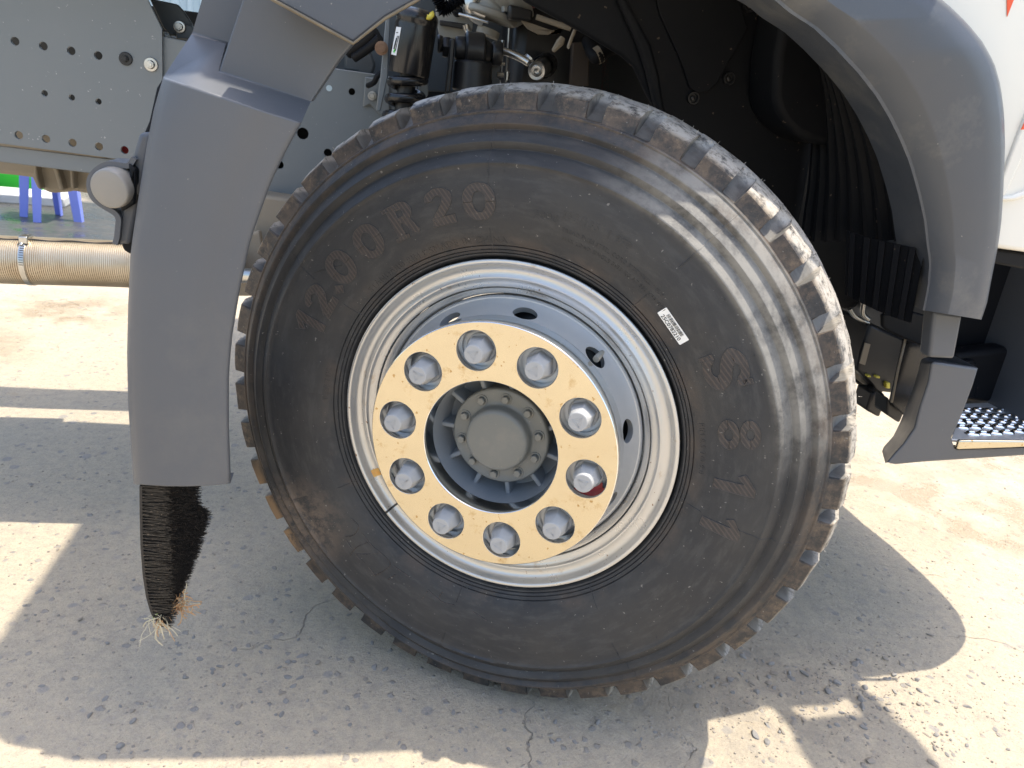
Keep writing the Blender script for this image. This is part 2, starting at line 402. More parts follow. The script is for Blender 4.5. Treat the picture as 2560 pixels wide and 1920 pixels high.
def wet_mat(name, c, rough):
    m = mat(name, c, rough, c2=tuple(x * 1.35 for x in c), scale=3, bump=.0012, bscale=9, rvar=rough * .7)
    m.node_tree.nodes['Principled BSDF'].inputs['Specular IOR Level'].default_value = .7
    return m
M['wet_dark'] = wet_mat('wet dark concrete', (.045, .045, .04), .42)
M['wet_tan'] = wet_mat('wet tan concrete', (.26, .185, .105), .22)

# ------------------------------------------------------------ tags
def tag(o, label=None, cat=None, group=None, kind=None):
    if label: o['label'] = label
    if cat: o['category'] = cat
    if group: o['group'] = group
    if kind: o['kind'] = kind
    return o

def empty(name, loc=(0, 0, 0), parent=None, rz=0):
    o = bpy.data.objects.new(name, None); col.objects.link(o); o.location = loc; o.rotation_euler.z = rz
    o.empty_display_size = .1
    if parent: o.parent = parent
    return o

# ------------------------------------------------------------ ground
def build_ground():
    bm = bmesh.new()
    xs = [-60, -25, -12, -6, -4] + [-3 + i * .06 for i in range(101)] + [4, 7, 14, 30, 60]
    ys = [-60, -20, -8, -4, -2] + [-1.2 + i * .06 for i in range(71)] + [4, 6, 9, 14, 25, 60]
    g = []
    for y in ys:
        row = []
        for x in xs:
            z = 0
            if -3 <= x <= 3 and -1.2 <= y <= 3:
                z = .010 * (noise.noise(Vector((x * 1.7, y * 1.7, 0)))) + .004 * noise.noise(Vector((x * 7, y * 7, 3)))
                e = min(1, max(0, (math.hypot(x - .05, y - .15) - .22) / .25)); z = z * e - .0005
                f = min(1, (3 - abs(x)) / .6, (y + 1.2) / .4, (3 - y) / .6); z *= max(0, f)
            row.append(bm.verts.new((x, y, z)))
        g.append(row)
    for a, b in zip(g, g[1:]):
        for k in range(len(xs) - 1): bm.faces.new((a[k], a[k + 1], b[k + 1], b[k]))
    o = from_bm('ground', bm, M['ground'], None, smooth=180)
    tag(o, kind='structure')
    return o
ground = build_ground()

def gheight(x, y):
    z = .010 * (noise.noise(Vector((x * 1.7, y * 1.7, 0)))) + .004 * noise.noise(Vector((x * 7, y * 7, 3)))
    e = min(1, max(0, (math.hypot(x - .05, y - .15) - .22) / .25)); z = z * e - .0005
    return z * max(0, min(1, (3 - abs(x)) / .6, (y + 1.2) / .4, (3 - y) / .6))

def stone_mesh(seed, flat, m, name='stone'):
    rnd = random.Random(seed)
    bm = bmesh.new(); bmesh.ops.create_icosphere(bm, subdivisions=2, radius=1)
    cuts = [Vector((rnd.gauss(0, 1), rnd.gauss(0, 1), rnd.gauss(0, .7))).normalized() for _ in range(7)]
    lim = [rnd.uniform(.5, .85) for _ in cuts]
    for v in bm.verts:
        for c, l in zip(cuts, lim):
            d = v.co.dot(c)
            if d > l: v.co -= c * (d - l)
        v.co.x *= 1.0; v.co.y *= rnd.uniform(.97, 1.03) * .75; v.co.z *= flat
    me = bpy.data.meshes.new(name); bm.to_mesh(me); bm.free(); me.materials.append(m)
    autosmooth(me, 28)
    return me

stone_protos = [stone_mesh(k, .45 + .12 * (k % 3), M['stone'] if k % 3 else M['stone_pale']) for k in range(9)]
rs = random.Random(11)
def place_stone(x, y, s, k=None, sink=.25):
    o = bpy.data.objects.new('stone', stone_protos[rs.randrange(9) if k is None else k]); col.objects.link(o); o.parent = ground
    o.location = (x, y, gheight(x, y) + s * (.3 - sink * .9)); o.rotation_euler = (rs.uniform(-.3, .3), rs.uniform(-.3, .3), rs.uniform(0, 6.3))
    o.scale = (s * rs.uniform(.8, 1.3), s * rs.uniform(.7, 1.1), s * rs.uniform(.6, 1))
n_st = 0
# the loose stones crushed out round the tyre and in front of it, then those scattered over the yard
for (cx, cy, sx, sy, cnt, s0, s1) in ((1620, 1475, 150, 45, 46, .004, .010), (1880, 1480, 120, 60, 34, .004, .011), (1780, 1560, 200, 70, 34, .004, .011),
                                      (2050, 1560, 120, 90, 24, .004, .010), (560, 1450, 420, 150, 90, .0035, .009), (150, 1250, 120, 180, 16, .004, .009), (1150, 1590, 300, 50, 26, .003, .008)):
    for _ in range(cnt):
        q = atz(rs.gauss(cx, sx * .6), rs.gauss(cy, sy * .6))
        if math.hypot(q.x - .1, q.y - .2) < .16 or not (-1.6 < q.x < 1.8 and -.6 < q.y < 1.2): continue
        place_stone(q.x, q.y, rs.uniform(s0, s1), sink=rs.choice((.15, .25, .45, .5))); n_st += 1
for (x, y, s) in ((1880, 1375 + 265, .013), (2010, 1372, .010), (1730, 1545, .008), (1630, 1590, .011), (1690, 1580, .009), (1850, 1430, .011), (1800, 1430, .009)):
    q = atz(x, y); place_stone(q.x, q.y, s, sink=.2)

def gravel():
    rg = random.Random(5); V = []; F = []
    for _ in range(4200):
        if rg.random() < .35:
            q = atz(rg.gauss(1750, 260), rg.gauss(1510, 75))
        else:
            q = atz(rg.uniform(-100, 2300), rg.uniform(1000, 1690))
        if not (-2 < q.x < 2.2 and -.7 < q.y < 1.8): continue
        s = .0009 + .0032 * rg.random() ** 3; z = gheight(q.x, q.y) - s * .2; a0 = rg.uniform(0, 6); b = len(V)
        tx, ty = rg.uniform(-.5, .5), rg.uniform(-.5, .5)
        for h, k in ((0, 1.0), (.8, .65)):
            for i in range(5):
                a = a0 + i * 1.2566 + rg.uniform(-.25, .25); x, y = s * k * math.cos(a), s * k * math.sin(a) * .8
                V.append((q.x + x, q.y + y, z + s * h + (x * tx + y * ty) * h))
        F += [(b + i, b + (i + 1) % 5, b + 5 + (i + 1) % 5, b + 5 + i) for i in range(5)] + [tuple(b + 5 + i for i in range(5))]
    me = bpy.data.meshes.new('gravel'); me.from_pydata(V, [], F)
    o = link('gravel', me, M['stone_pale'], None)
    tag(o, 'fine loose grit scattered over the worn concrete yard', kind='stuff'); return o
gravel()

def puddle(name, pts, m, z=.004, seed=0):
    c = sum((Vector((p.x, p.y, 0)) for p in pts), Vector()) / len(pts)
    P = spline([*pts, pts[0]], 8)[:-1]
    bm = bmesh.new(); vs = []
    for p in P:
        d = Vector((p.x, p.y, 0)) - c
        k = 1 + .05 * noise.noise(Vector((p.x * 9, p.y * 9, seed)))
        vs.append(bm.verts.new((c.x + d.x * k, c.y + d.y * k, z)))
    bm.faces.new(vs)
    return tag(from_bm(name, bm, m, None), kind='structure')
puddle('puddle', [Vector((-5, 3.55, 0)), Vector((-3.4, 3.35, 0)), Vector((-1.9, 3.5, 0)), Vector((-.4, 3.7, 0)), Vector((.4, 4.3, 0)), Vector((-.6, 5.2, 0)), Vector((-2.6, 5.0, 0)), Vector((-5, 5.4, 0))], M['wet_dark'], .004, 1)

# ------------------------------------------------------------ the truck
truck = empty('truck')
tag(truck, 'grey and white heavy truck parked with its front wheel steered out', 'truck')

# ---- front wheel: its own frame, axle along local Y, turned by the steering
AX = .545
wheel = empty('front_wheel', (0, 0, AX), truck, -STEER)
bpy.context.view_layer.update()

TP = [(.280, .030), (.2955, .014), (.2985, .004), (.3015, -.0005), (.3040, -.0015), (.3050, .0003), (.3060, -.0025), (.3095, -.0047), (.3104, -.0030), (.3113, -.0055),
      (.3160, -.0082), (.3170, -.0062), (.3181, -.0092), (.3230, -.0122), (.335, -.0185), (.36, -.0258), (.39, -.0295), (.420, -.0296), (.434, -.0282),
      (.4385, -.0292), (.4415, -.0305), (.4435, -.0298), (.4600, -.0135), (.4612, -.0132), (.4700, -.0178), (.4722, -.0180), (.4737, -.0170), (.4880, -.0015), (.4892, -.0011),
      (.4965, -.0050), (.4982, -.0049), (.4996, -.0040), (.5125, .0100), (.5138, .0098), (.5152, .0094), (.5168, .0104), (.5178, .0132)]
LUG = [(.5195, .0136), (.5300, .0146), (.5405, .0162), (.5432, .0195), (.5542, .0480)]
GRV = [(.5185, .0200), (.5205, .0300), (.5255, .0440), (.5345, .0640), (.5540, .0980)]
TRD = [(.5580, .1000), (.5600, .1080), (.5612, .1220), (.5595, .1430), (.5568, .1640), (.5540, .2015), (.545, .212), (.52, .232), (.48, .262), (.43, .275), (.36, .268), (.30, .244), (.280, .21)]

def prof_y(r):
    for (a, ya), (b, yb) in zip(TP[3:], TP[4:]):
        if a <= r <= b: return ya + (yb - ya) * (r - a) / (b - a)
    return TP[-1][1]

def build_tyre():
    bm = bmesh.new()
    NP = 43; ph0 = R(90.4)
    pitch = 2 * math.pi / NP
    cols = []
    rr = random.Random(3)
    for k in range(NP):
        c0 = ph0 + k * pitch
        gh = pitch * .175                       # half width of the groove at the tread
        for t, g in ((-1, 1), (-.5, 1), (0, 1), (.5, 1), (1, 1)):
            cols.append((c0 + t * gh * .82, g, t))
        for t in (0, .25, .5, .75, 1):
            cols.append((c0 + gh + (pitch - 2 * gh) * t, 0, t))
    grid = []
    for a, g, t in cols:
        prof = TP + (GRV if g else LUG) + TRD
        row = []
        for i, (r, y) in enumerate(prof):
            aa = a
            if g and i >= len(TP):              # groove widens outwards
                j = i - len(TP)
                if j < 5: aa = a + t * pitch * .175 * .18 * (j / 4)
                if t in (-1, 1) and j == 0: y -= .006
            if not g and i >= len(TP) + 2 and i < len(TP) + 8:
                r += .0016 * noise.noise(Vector((math.cos(aa) * 14, y * 60, math.sin(aa) * 14)))
                y += .0014 * noise.noise(Vector((math.cos(aa) * 22, y * 60, math.sin(aa) * 22 + 7)))
            x, z = r * math.cos(aa), r * math.sin(aa)
            if z < -AX + .0005: z = -AX + .0005
            elif z < -.44 and r > .4:           # the loaded sidewall bulges a little above the ground
                y -= .010 * (1 - abs(z + .5) / .07 if abs(z + .5) < .07 else 0) if r < .5 else 0
            row.append(bm.verts.new((x, y, z)))
        grid.append(row)
    n = len(grid)
    for k in range(n):
        a, b = grid[k], grid[(k + 1) % n]
        for i in range(len(a) - 1):
            bm.faces.new((a[i], b[i], b[i + 1], a[i + 1]))
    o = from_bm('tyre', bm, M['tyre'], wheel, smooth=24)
    return o
build_tyre()

def build_mould_lines():
    def rib(a0, r0, a1, r1, wd=.0011, h=.0009, n=24):
        prev = None; bm = bmesh.new()
        for i in range(n + 1):
            t = i / n; a = a0 + (a1 - a0) * t; r = r0 + (r1 - r0) * t; y = prof_y(r)
            ca, sa = math.cos(a), math.sin(a); tx, tz = -sa, ca
            row = [bm.verts.new((r * ca + tx * wd * s, y - h * hh + .0006 * (1 - hh), r * sa + tz * wd * s)) for s, hh in ((-1, 0), (-.4, 1), (.4, 1), (1, 0))]
            if prev:
                for j in range(3): bm.faces.new((prev[j], prev[j + 1], row[j + 1], row[j]))
            prev = row
        from_bm('mould_line', bm, M['tyre'], wheel, smooth=60)
    for a in (98.4, 54, 2 - 10, -53, -98, 149, -150):
        rib(R(a), .512, R(a + .4), .408)
        rib(R(a + 1), .345, R(a + 1.2), .306, n=10)
    rib(R(148), .414, R(141.5), .385)
build_mould_lines()

# raised lettering on the sidewall
def place_on_wall(me_pts, faces, name, ang, rc, h=.0011):
    """flat letter outline (u to the right, v up, both in metres) wrapped on to the sidewall at an angle and mean radius"""
    bm = bmesh.new()
    top = [bm.verts.new((u, v, 0)) for u, v in me_pts]
    for f in faces:
        try: bm.faces.new([top[i] for i in f])
        except ValueError: pass
    vv = [v for _, v in me_pts]
    if max(vv) - min(vv) > .02:               # follow the bulge of the sidewall
        bm.normal_update()
        bmesh.ops.triangulate(bm, faces=[f for f in bm.faces if len(f.verts) > 4])
        for k in range(1, 10):
            z = min(vv) + (max(vv) - min(vv)) * k / 10
            bmesh.ops.bisect_plane(bm, geom=bm.verts[:] + bm.edges[:] + bm.faces[:], plane_co=(0, z, 0), plane_no=(0, 1, 0))
    for q in bm.verts:
        r = rc + q.co.y; a = ang - q.co.x / rc
        q.co = (r * math.cos(a), prof_y(r) - h, r * math.sin(a))
    r = bmesh.ops.extrude_face_region(bm, geom=bm.faces[:])
    for v in r['geom']:
        if isinstance(v, bmesh.types.BMVert): v.co.y += h + .0008
    bm.normal_update()
    return bm

def ring_glyph(a, b, ia, ib, n=32, cx=0, cy=0, pw=2.0):
    pts = []; fs = []
    def se(t, A, B):
        c, s = math.cos(t), math.sin(t)
        return (cx + A * math.copysign(abs(c) ** (2 / pw), c), cy + B * math.copysign(abs(s) ** (2 / pw), s))
    for k in range(n): pts.append(se(2 * math.pi * k / n, a, b))
    for k in range(n): pts.append(se(2 * math.pi * k / n, ia, ib))
    for k in range(n): fs.append((k, (k + 1) % n, n + (k + 1) % n, n + k))
    return pts, fs

def poly_glyph(p): return list(p), [tuple(range(len(p)))]

def stroke_glyph(path, wd):
    """a bold stroke of varying width along a path of (u, v[, width])"""
    P = [Vector((p[0], p[1], 0)) for p in path]; W = [p[2] if len(p) > 2 else wd for p in path]
    Q = spline(P, 6); n = len(Q); pts = []; fs = []
    for i, q in enumerate(Q):
        t = (Q[min(i + 1, n - 1)] - Q[max(i - 1, 0)]).normalized(); nn = Vector((-t.y, t.x, 0))
        f = i / (n - 1) * (len(W) - 1); j = min(int(f), len(W) - 2); ww = W[j] + (W[j + 1] - W[j]) * (f - j)
        pts += [tuple((q + nn * ww / 2)[:2]), tuple((q - nn * ww / 2)[:2])]
        if i: fs.append((2 * i - 2, 2 * i - 1, 2 * i + 1, 2 * i))
    return pts, fs

def glyphs(ch):
    H = .0285
    if ch == '0': return [ring_glyph(.0205, H, .0085, .0165, pw=2.2)]
    if ch == '8': return [ring_glyph(.0185, .0140, .0078, .0064, cy=-.0138), ring_glyph(.0165, .0130, .0066, .0058, cy=.0142)]
    if ch == '.': return [poly_glyph([(0, -.0075), (.0075, 0), (0, .0075), (-.0075, 0)])]
    if ch == '1': return [poly_glyph([(-.0060, -H), (.0065, -H), (.0065, H), (-.0020, H), (-.0175, .0130), (-.0140, .0030), (-.0060, .0130)])]
    if ch == '2': return [stroke_glyph([(-.0130, .0115, .009), (-.0110, .0190, .010), (0, .0238, .0105), (.0105, .0170, .0130), (.0090, .0040, .0125), (-.0010, -.0090, .0115), (-.0120, -.0215, .0110)], .011),
                          poly_glyph([(-.0175, -H), (.0175, -H), (.0175, -.0150), (-.0130, -.0160)])]
    if ch == 'R': return [poly_glyph([(-.0150, -H), (-.0035, -H), (-.0035, H), (-.0150, H)]), poly_glyph([(-.0205, -H), (.0010, -H), (.0010, -.0225), (-.0205, -.0225)]),
                          poly_glyph([(-.0205, H), (.0010, H), (.0010, .0225), (-.0205, .0225)]),
                          stroke_glyph([(-.0035, .0235, .010), (.0080, .0225, .011), (.0125, .0130, .0120), (.0080, .0030, .010), (-.0035, .0015, .009)], .01),
                          stroke_glyph([(.0040, .0010, .010), (.0090, -.0080, .011), (.0120, -.0190, .011), (.0175, -.0245, .009)], .01)]
    if ch == 'S': return [stroke_glyph([(.0150, .0135, .010), (.0080, .0220, .010), (-.0035, .0230, .0115), (-.0115, .0140, .0135), (-.0050, .0040, .0145), (.0070, -.0040, .0145),
                                        (.0125, -.0140, .0135), (.0040, -.0235, .0115), (-.0080, -.0225, .010), (-.0150, -.0135, .009)], .011),
                          poly_glyph([(.0125, .0095), (.0185, .0095), (.0185, H), (.0140, H)]), poly_glyph([(-.0125, -.0095), (-.0185, -.0095), (-.0185, -H), (-.0140, -H)])]
    return []

def big_text(items, name):
    for ch, deg, rc, su, sv in items:
        bmj = bmesh.new(); ol = bmesh.new()
        for pts, fs in glyphs(ch):
            pts = [(u * su, v * sv) for u, v in pts]
            b1 = place_on_wall(pts, fs, ch, R(deg), rc)
            seen = set()
            for e in b1.edges:                    # scuffed outline along the raised rim of the character
                if not all((v.co.y - prof_y(math.hypot(v.co.x, v.co.z))) < 0 for v in e.verts): continue
                if sum(1 for f in e.link_faces if abs(f.normal.y) < .75) == 0: continue
                add_tube(ol, [v.co + Vector((0, -.0001, 0)) for v in e.verts], .00042, 4)
            tmp = bpy.data.meshes.new('tmp'); b1.to_mesh(tmp); b1.free(); bmj.from_mesh(tmp); bpy.data.meshes.remove(tmp)
        o = from_bm(name, bmj, M['tyre_letter'], wheel, smooth=30)
        me2 = bpy.data.meshes.new('t'); ol.to_mesh(me2); ol.free()
        b2 = bmesh.new(); b2.from_mesh(o.data); n0 = len(b2.faces); b2.from_mesh(me2); b2.faces.ensure_lookup_table()
        for f in b2.faces[n0:]: f.material_index = 1
        b2.to_mesh(o.data); b2.free(); bpy.data.meshes.remove(me2); o.data.materials.append(M['tyre_edge'])
big_text([('1', 159.6, .381, 1.2, .96), ('2', 153.0, .381, 1.25, .94), ('.', 146.9, .364, 1.3, 1.2), ('0', 142.0, .384, 1.24, .98), ('0', 131.6, .384, 1.24, .98), ('R', 121.2, .385, 1.22, .97), ('2', 110.8, .386, 1.24, .97), ('0', 101.2, .3857, 1.27, .98),
          ('S', 30.6, .386, 1.55, 1.12), ('8', 15.2, .386, 1.32, 1.12), ('1', 2.2, .3835, 1.35, 1.1), ('1', -9.0, .382, 1.35, 1.1)], 'sidewall_letter')

def small_text(txt, deg, rc, size, name, h=.0007, cw=True, m='tyre', bold=0):
    cu = bpy.data.curves.new('txt', 'FONT'); cu.body = txt; cu.size = size; cu.resolution_u = 2; cu.space_character = 1.12; cu.offset = bold
    o = bpy.data.objects.new('txt', cu); col.objects.link(o); bpy.context.view_layer.update()
    me = o.evaluated_get(bpy.context.evaluated_depsgraph_get()).to_mesh()
    xs = [v.co.x for v in me.vertices]; mid = (min(xs) + max(xs)) / 2
    pts = [(v.co.x - mid, v.co.y - size * .35) for v in me.vertices]; fs = [tuple(p.vertices) for p in me.polygons]
    bm = place_on_wall(pts, fs, name, R(deg), rc, h)
    o.to_mesh_clear(); bpy.data.objects.remove(o)
    return from_bm(name, bm, M[m], wheel, smooth=30)
small_text('MADE IN CHINA', 106.0, .3265, .0155, 'sidewall_text')
small_text('STANDARD RIM 8.5', 129.5, .3265, .0145, 'sidewall_text')
small_text('TUBE TYPE', 176.5, .329, .012, 'sidewall_text')
small_text('2200', 85.2, .374, .018, 'sidewall_text')
small_text('153/135  1 970', 73.0, .385, .0165, 'sidewall_text')
small_text('TREAD PLIES STEEL CORD SIDEWALL 1 PLY', 66.5, .362, .0085, 'sidewall_text')
small_text('MAX LOAD SINGLE 3650 KG AT 830 KPA COLD', 64.0, .349, .0085, 'sidewall_text')
small_text('RIM 8.5 TO 9.0', 10.5, .331, .012, 'sidewall_text')

def worn_brand():
    """the worn raised strokes of the half buried lettering at the bottom of the sidewall"""
    bm = bmesh.new()
    strokes = [[(690, 310), (765, 400), (720, 480), (640, 490)], [(810, 475), (900, 590), (1000, 680), (1085, 760), (1120, 820), (1050, 880), (965, 920)],
               [(965, 915), (895, 825)], [(870, 570), (760, 610), (690, 700)], [(745, 680), (840, 690), (980, 690)], [(750, 690), (850, 780)], [(640, 520), (710, 620)],
               [(1160, 835), (1350, 970)], [(1110, 970), (1180, 920)], [(1540, 1100), (1690, 1220), (1830, 1265)], [(1530, 1110), (1480, 1190)], [(1690, 1130), (1660, 1180)], [(2040, 1340), (2200, 1430)]]
    Mi = (wheel.matrix_world).inverted()
    for s in strokes:
        P = []
        for (zx, zy) in s:
            X = (720 + zx * .22604) / S; Y = (1230 + zy * .22604) / S
            d = Mi.to_3x3() @ ray(X, Y); c = Mi @ CAM
            t = (-.0275 - c.y) / d.y; q = c + d * t
            P.append((q.x, prof_y(min(.5, math.hypot(q.x, q.z))) + .0002, q.z))
        add_tube(bm, spline(P, 5), .0011, 6)
    o = from_bm('sidewall_emblem', bm, M['tyre_letter'], wheel, smooth=60); tag(o, kind='stuff')
worn_brand()

def spew_hairs():
    bm = bmesh.new(); rg = random.Random(9)
    for _ in range(150):
        a = R(rg.uniform(-25, 140)); r = .556 + rg.uniform(-.002, .004); y = rg.uniform(.05, .2)
        p = Vector((r * math.cos(a), y, r * math.sin(a))); d = Vector((math.cos(a), rg.uniform(-.5, .5), math.sin(a) + rg.uniform(-.3, .3))).normalized()
        add_cyl(bm, p, p + d * rg.uniform(.002, .006), .0007, .0003, 5)
    for _ in range(26):
        a = R(rg.uniform(-60, 150)); r = rg.choice((.4415, .461, .489, .5, .43)); y = prof_y(r)
        p = Vector((r * math.cos(a), y, r * math.sin(a))); d = Vector((rg.uniform(-.4, .4), -1, rg.uniform(-.4, .4))).normalized()
        add_cyl(bm, p + d * -.0008, p + d * rg.uniform(.001, .003), .0008, .0005, 5)
    o = from_bm('spew_hair', bm, M['tyre'], wheel, smooth=60); tag(o, kind='stuff')
spew_hairs()

# ---- rim, wheel disc, cover ring, nuts, hub
bm = bmesh.new()
add_lathe(bm, [(.2820, .024), (.2900, .011), (.2938, .004), (.2946, .0005), (.2940, -.0022), (.2918, -.0034), (.2890, -.0030), (.2866, -.0006), (.2848, .0040), (.2815, .0092), (.2770, .0122),
               (.2715, .0128), (.2670, .0113), (.2642, .0098), (.2622, .0103), (.2604, .0130), (.2585, .0146), (.2540, .0158), (.2490, .0168), (.2474, .0178), (.2470, .030)], 160)
from_bm('rim', bm, M['silver'], wheel, smooth=40)
bm = bmesh.new()
add_lathe(bm, [(.2462, .034), (.2458, .0215), (.2446, .0198), (.2405, .0215), (.2370, .0240), (.2345, .0300), (.2325, .045), (.2320, .20), (.2380, .23), (.28, .24)], 160)
from_bm('rim_base', bm, M['silver'], wheel, smooth=40)

def cut(obj, cutter_bm):
    me = bpy.data.meshes.new('cutter'); cutter_bm.to_mesh(me); cutter_bm.free()
    c = bpy.data.objects.new('cutter', me); col.objects.link(c); c.matrix_world = obj.matrix_world.copy()
    md = obj.modifiers.new('cut', 'BOOLEAN'); md.object = c; md.operation = 'DIFFERENCE'; md.solver = 'EXACT'
    bpy.context.view_layer.update()
    new = bpy.data.meshes.new_from_object(obj.evaluated_get(bpy.context.evaluated_depsgraph_get()))
    obj.modifiers.remove(md); old = obj.data; obj.data = new; bpy.data.meshes.remove(old)
    bpy.data.objects.remove(c)
    autosmooth(new, 32)

bm = bmesh.new()
DISC = [(.2312, .030), (.2285, .0270), (.2262, .0268), (.2240, .0245), (.2190, .0185), (.2125, .0055), (.2075, -.010), (.2030, -.025), (.1960, -.0385), (.1850, -.0450), (.1150, -.0450),
        (.1150, -.030), (.1800, -.030), (.1920, -.0245), (.1960, -.014), (.2000, .002), (.2060, .020), (.2140, .033), (.2250, .042), (.2312, .046)]
add_lathe(bm, DISC, 160, close=True)
disc = from_bm('wheel_disc', bm, M['silver_blue'], wheel, smooth=32)
bpy.context.view_layer.update()
cb = bmesh.new()
for k in range(10):
    a = R(14.5 + 36.3 * k if k < 4 else 14.5 + 36 * k)
    er = Vector((math.cos(a), 0, math.sin(a))); et = Vector((-math.sin(a), 0, math.cos(a)))
    c = er * .2095 + Vector((0, .005, 0)); ax = (er * .78 + Vector((0, -.62, 0))).normalized(); ar = er.cross(et).cross(et).normalized()
    up = et.cross(ax).normalized()
    ring = [[bm_v for bm_v in [cb.verts.new(c + ax * s + et * .0205 * math.cos(2 * math.pi * j / 28) + up * .0150 * math.sin(2 * math.pi * j / 28)) for j in range(28)]] for s in (-.03, .03)]
    for j in range(28): cb.faces.new((ring[0][j], ring[0][(j + 1) % 28], ring[1][(j + 1) % 28], ring[1][j]))
    cb.faces.new(ring[0][::-1]); cb.faces.new(ring[1])
bmesh.ops.recalc_face_normals(cb, faces=cb.faces[:])
cut(disc, cb)

# polished cover ring over the nuts
NUT0 = 32.2
bm = bmesh.new()
NUTS = [R(NUT0 + 36 * k) for k in range(10)]
YC = -.0712
loops = [circle(0, 0, .2080, 160), circle(0, 0, .1147, 110)] + [circle(.1632 * math.cos(a), .1632 * math.sin(a), .0332, 36) for a in NUTS]
holed(bm, loops, lambda p: (p[0], YC, p[1]))
cover = from_bm('cover_ring', bm, M['chrome'], wheel)
bm = bmesh.new()
def lip(cx, cz, prof, n):
    add_lathe(bm, prof, n, c=(cx, 0, cz))
lip(0, 0, [(.2080, YC), (.2091, YC + .0006), (.2098, YC + .0022), (.2100, YC + .006), (.2094, -.046), (.2082, -.028), (.2086, -.0185)], 160)
lip(0, 0, [(.1147, YC), (.1139, YC + .0006), (.1133, YC + .002), (.1131, YC + .008), (.1131, -.030)], 110)
for a in NUTS:
    lip(.1632 * math.cos(a), .1632 * math.sin(a), [(.0332, YC), (.0325, YC + .0005), (.0320, YC + .002), (.0319, YC + .005), (.0319, -.0475)], 36)
from_bm('cover_edge', bm, M['chrome_edge'], wheel, smooth=50)

def nut_mesh():
    bm = bmesh.new()
    secs = [(.0245, -.045, 0), (.0245, -.0495, 0), (.0232, -.0510, 0)]
    hexs = [(.0210, -.0512, 1), (.0208, -.0620, 1), (.0202, -.0680, .95), (.0190, -.0745, .6), (.0166, -.0840, .15), (.0156, -.0885, 0), (.0150, -.0902, 0), (.0139, -.0908, 0), (0, -.0909, 0)]
    n = 36; prev = None
    for r, y, h in secs + hexs:
        row = []
        if r == 0:
            c = bm.verts.new((0, y, 0))
            for k in range(n): bm.faces.new((prev[k], prev[(k + 1) % n], c))
            break
        for k in range(n):
            a = 2 * math.pi * k / n
            hx = math.cos(math.pi / 6) / math.cos((a % (math.pi / 3)) - math.pi / 6)
            rr = r * (1 + h * (hx * 1.06 - 1))
            row.append(bm.verts.new((rr * math.cos(a), y, rr * math.sin(a))))
        if prev:
            for k in range(n): bm.faces.new((prev[k], prev[(k + 1) % n], row[(k + 1) % n], row[k]))
        prev = row
    # raised three-armed triangle emblem on the end of the cap
    for k in range(3):
        a = math.pi / 2 + k * 2 * math.pi / 3
        e = Vector((math.cos(a), 0, math.sin(a))); t = Vector((-e.z, 0, e.x)); y0 = Vector((0, -.0909, 0))
        for p, q in ((e * .0105, e * -.0052 + t * .0090), (e * .0105, e * .0012 + t * .0016), (e * -.0052 + t * .0090, e * .0012 + t * .0016), (e * .0105, e * .0012 - t * .0016)):
            add_tube(bm, [y0 + p, y0 + q], .00045, 5)
    bmesh.ops.recalc_face_normals(bm, faces=bm.faces[:])
    me = bpy.data.meshes.new('wheel_nut'); bm.to_mesh(me); bm.free(); me.materials.append(M['cap']); autosmooth(me, 22)
    return me
nm = nut_mesh(); rg = random.Random(4)
for a in NUTS:
    o = bpy.data.objects.new('wheel_nut', nm); col.objects.link(o); o.parent = wheel
    o.location = (.1632 * math.cos(a), 0, .1632 * math.sin(a)); o.rotation_euler = (rg.uniform(-.02, .02), rg.uniform(0, 6.28), rg.uniform(-.02, .02))
bm = bmesh.new()
add_lathe(bm, [(0, -.0475), (.010, -.0475), (.0185, -.0473), (.0185, -.045)], 24, c=(.1632 * math.cos(R(-3.8)) + .006, 0, .1632 * math.sin(R(-3.8)) - .019))
from_bm('paint_mark', bm, M['red'], wheel)

# hub: deep bowl with eleven ribs, flange with ten bolts, round cap
bm = bmesh.new()
add_lathe(bm, [(.1128, -.036), (.1112, -.020), (.1095, .002), (.1040, .026), (.0860, .036), (.0500, .038), (0, .038)], 110)
from_bm('hub_bowl', bm, M['hub_dark'], wheel, smooth=40)
for k in range(11):
    a = R(151.4 + k * 360 / 11)
    er = Vector((math.cos(a), 0, math.sin(a))); et = Vector((-math.sin(a), 0, math.cos(a)))
    bm = bmesh.new()
    A = [er * .070 + Vector((0, y, 0)) for y in (-.006, .036)]; B = [er * .1110 + Vector((0, y, 0)) for y in (-.004, .030)]
    vs = []
    for s in (-.0050, .0050):
        vs.append([bm.verts.new(p + et * s * q) for p, q in zip(A + B, (.8, 1.4, .8, 1.4))])
    a0, b0 = vs
    for f in ((a0[0], a0[1], a0[3], a0[2]), (b0[0], b0[2], b0[3], b0[1]), (a0[0], a0[2], b0[2], b0[0]), (a0[1], b0[1], b0[3], a0[3]), (a0[2], a0[3], b0[3], b0[2]), (a0[0], b0[0], b0[1], a0[1])): bm.faces.new(f)
    from_bm('hub_rib', bm, M['hub_dark'], wheel, bevel=.002, seg=2)
bm = bmesh.new()
add_lathe(bm, [(.0500, .055), (.0800, .050), (.0815, .005), (.0832, -.0030), (.0840, -.0065), (.0838, -.0128), (.0826, -.0150), (.0800, -.0160), (.0650, -.0163), (.0590, -.0165), (.0565, -.0180),
               (.0553, -.0210), (.0545, -.0300), (.0532, -.0345), (.0505, -.0372), (.0460, -.0384), (.0250, -.0392), (0, -.0394)], 110)
from_bm('hub_cap', bm, M['hub'], wheel, smooth=50)
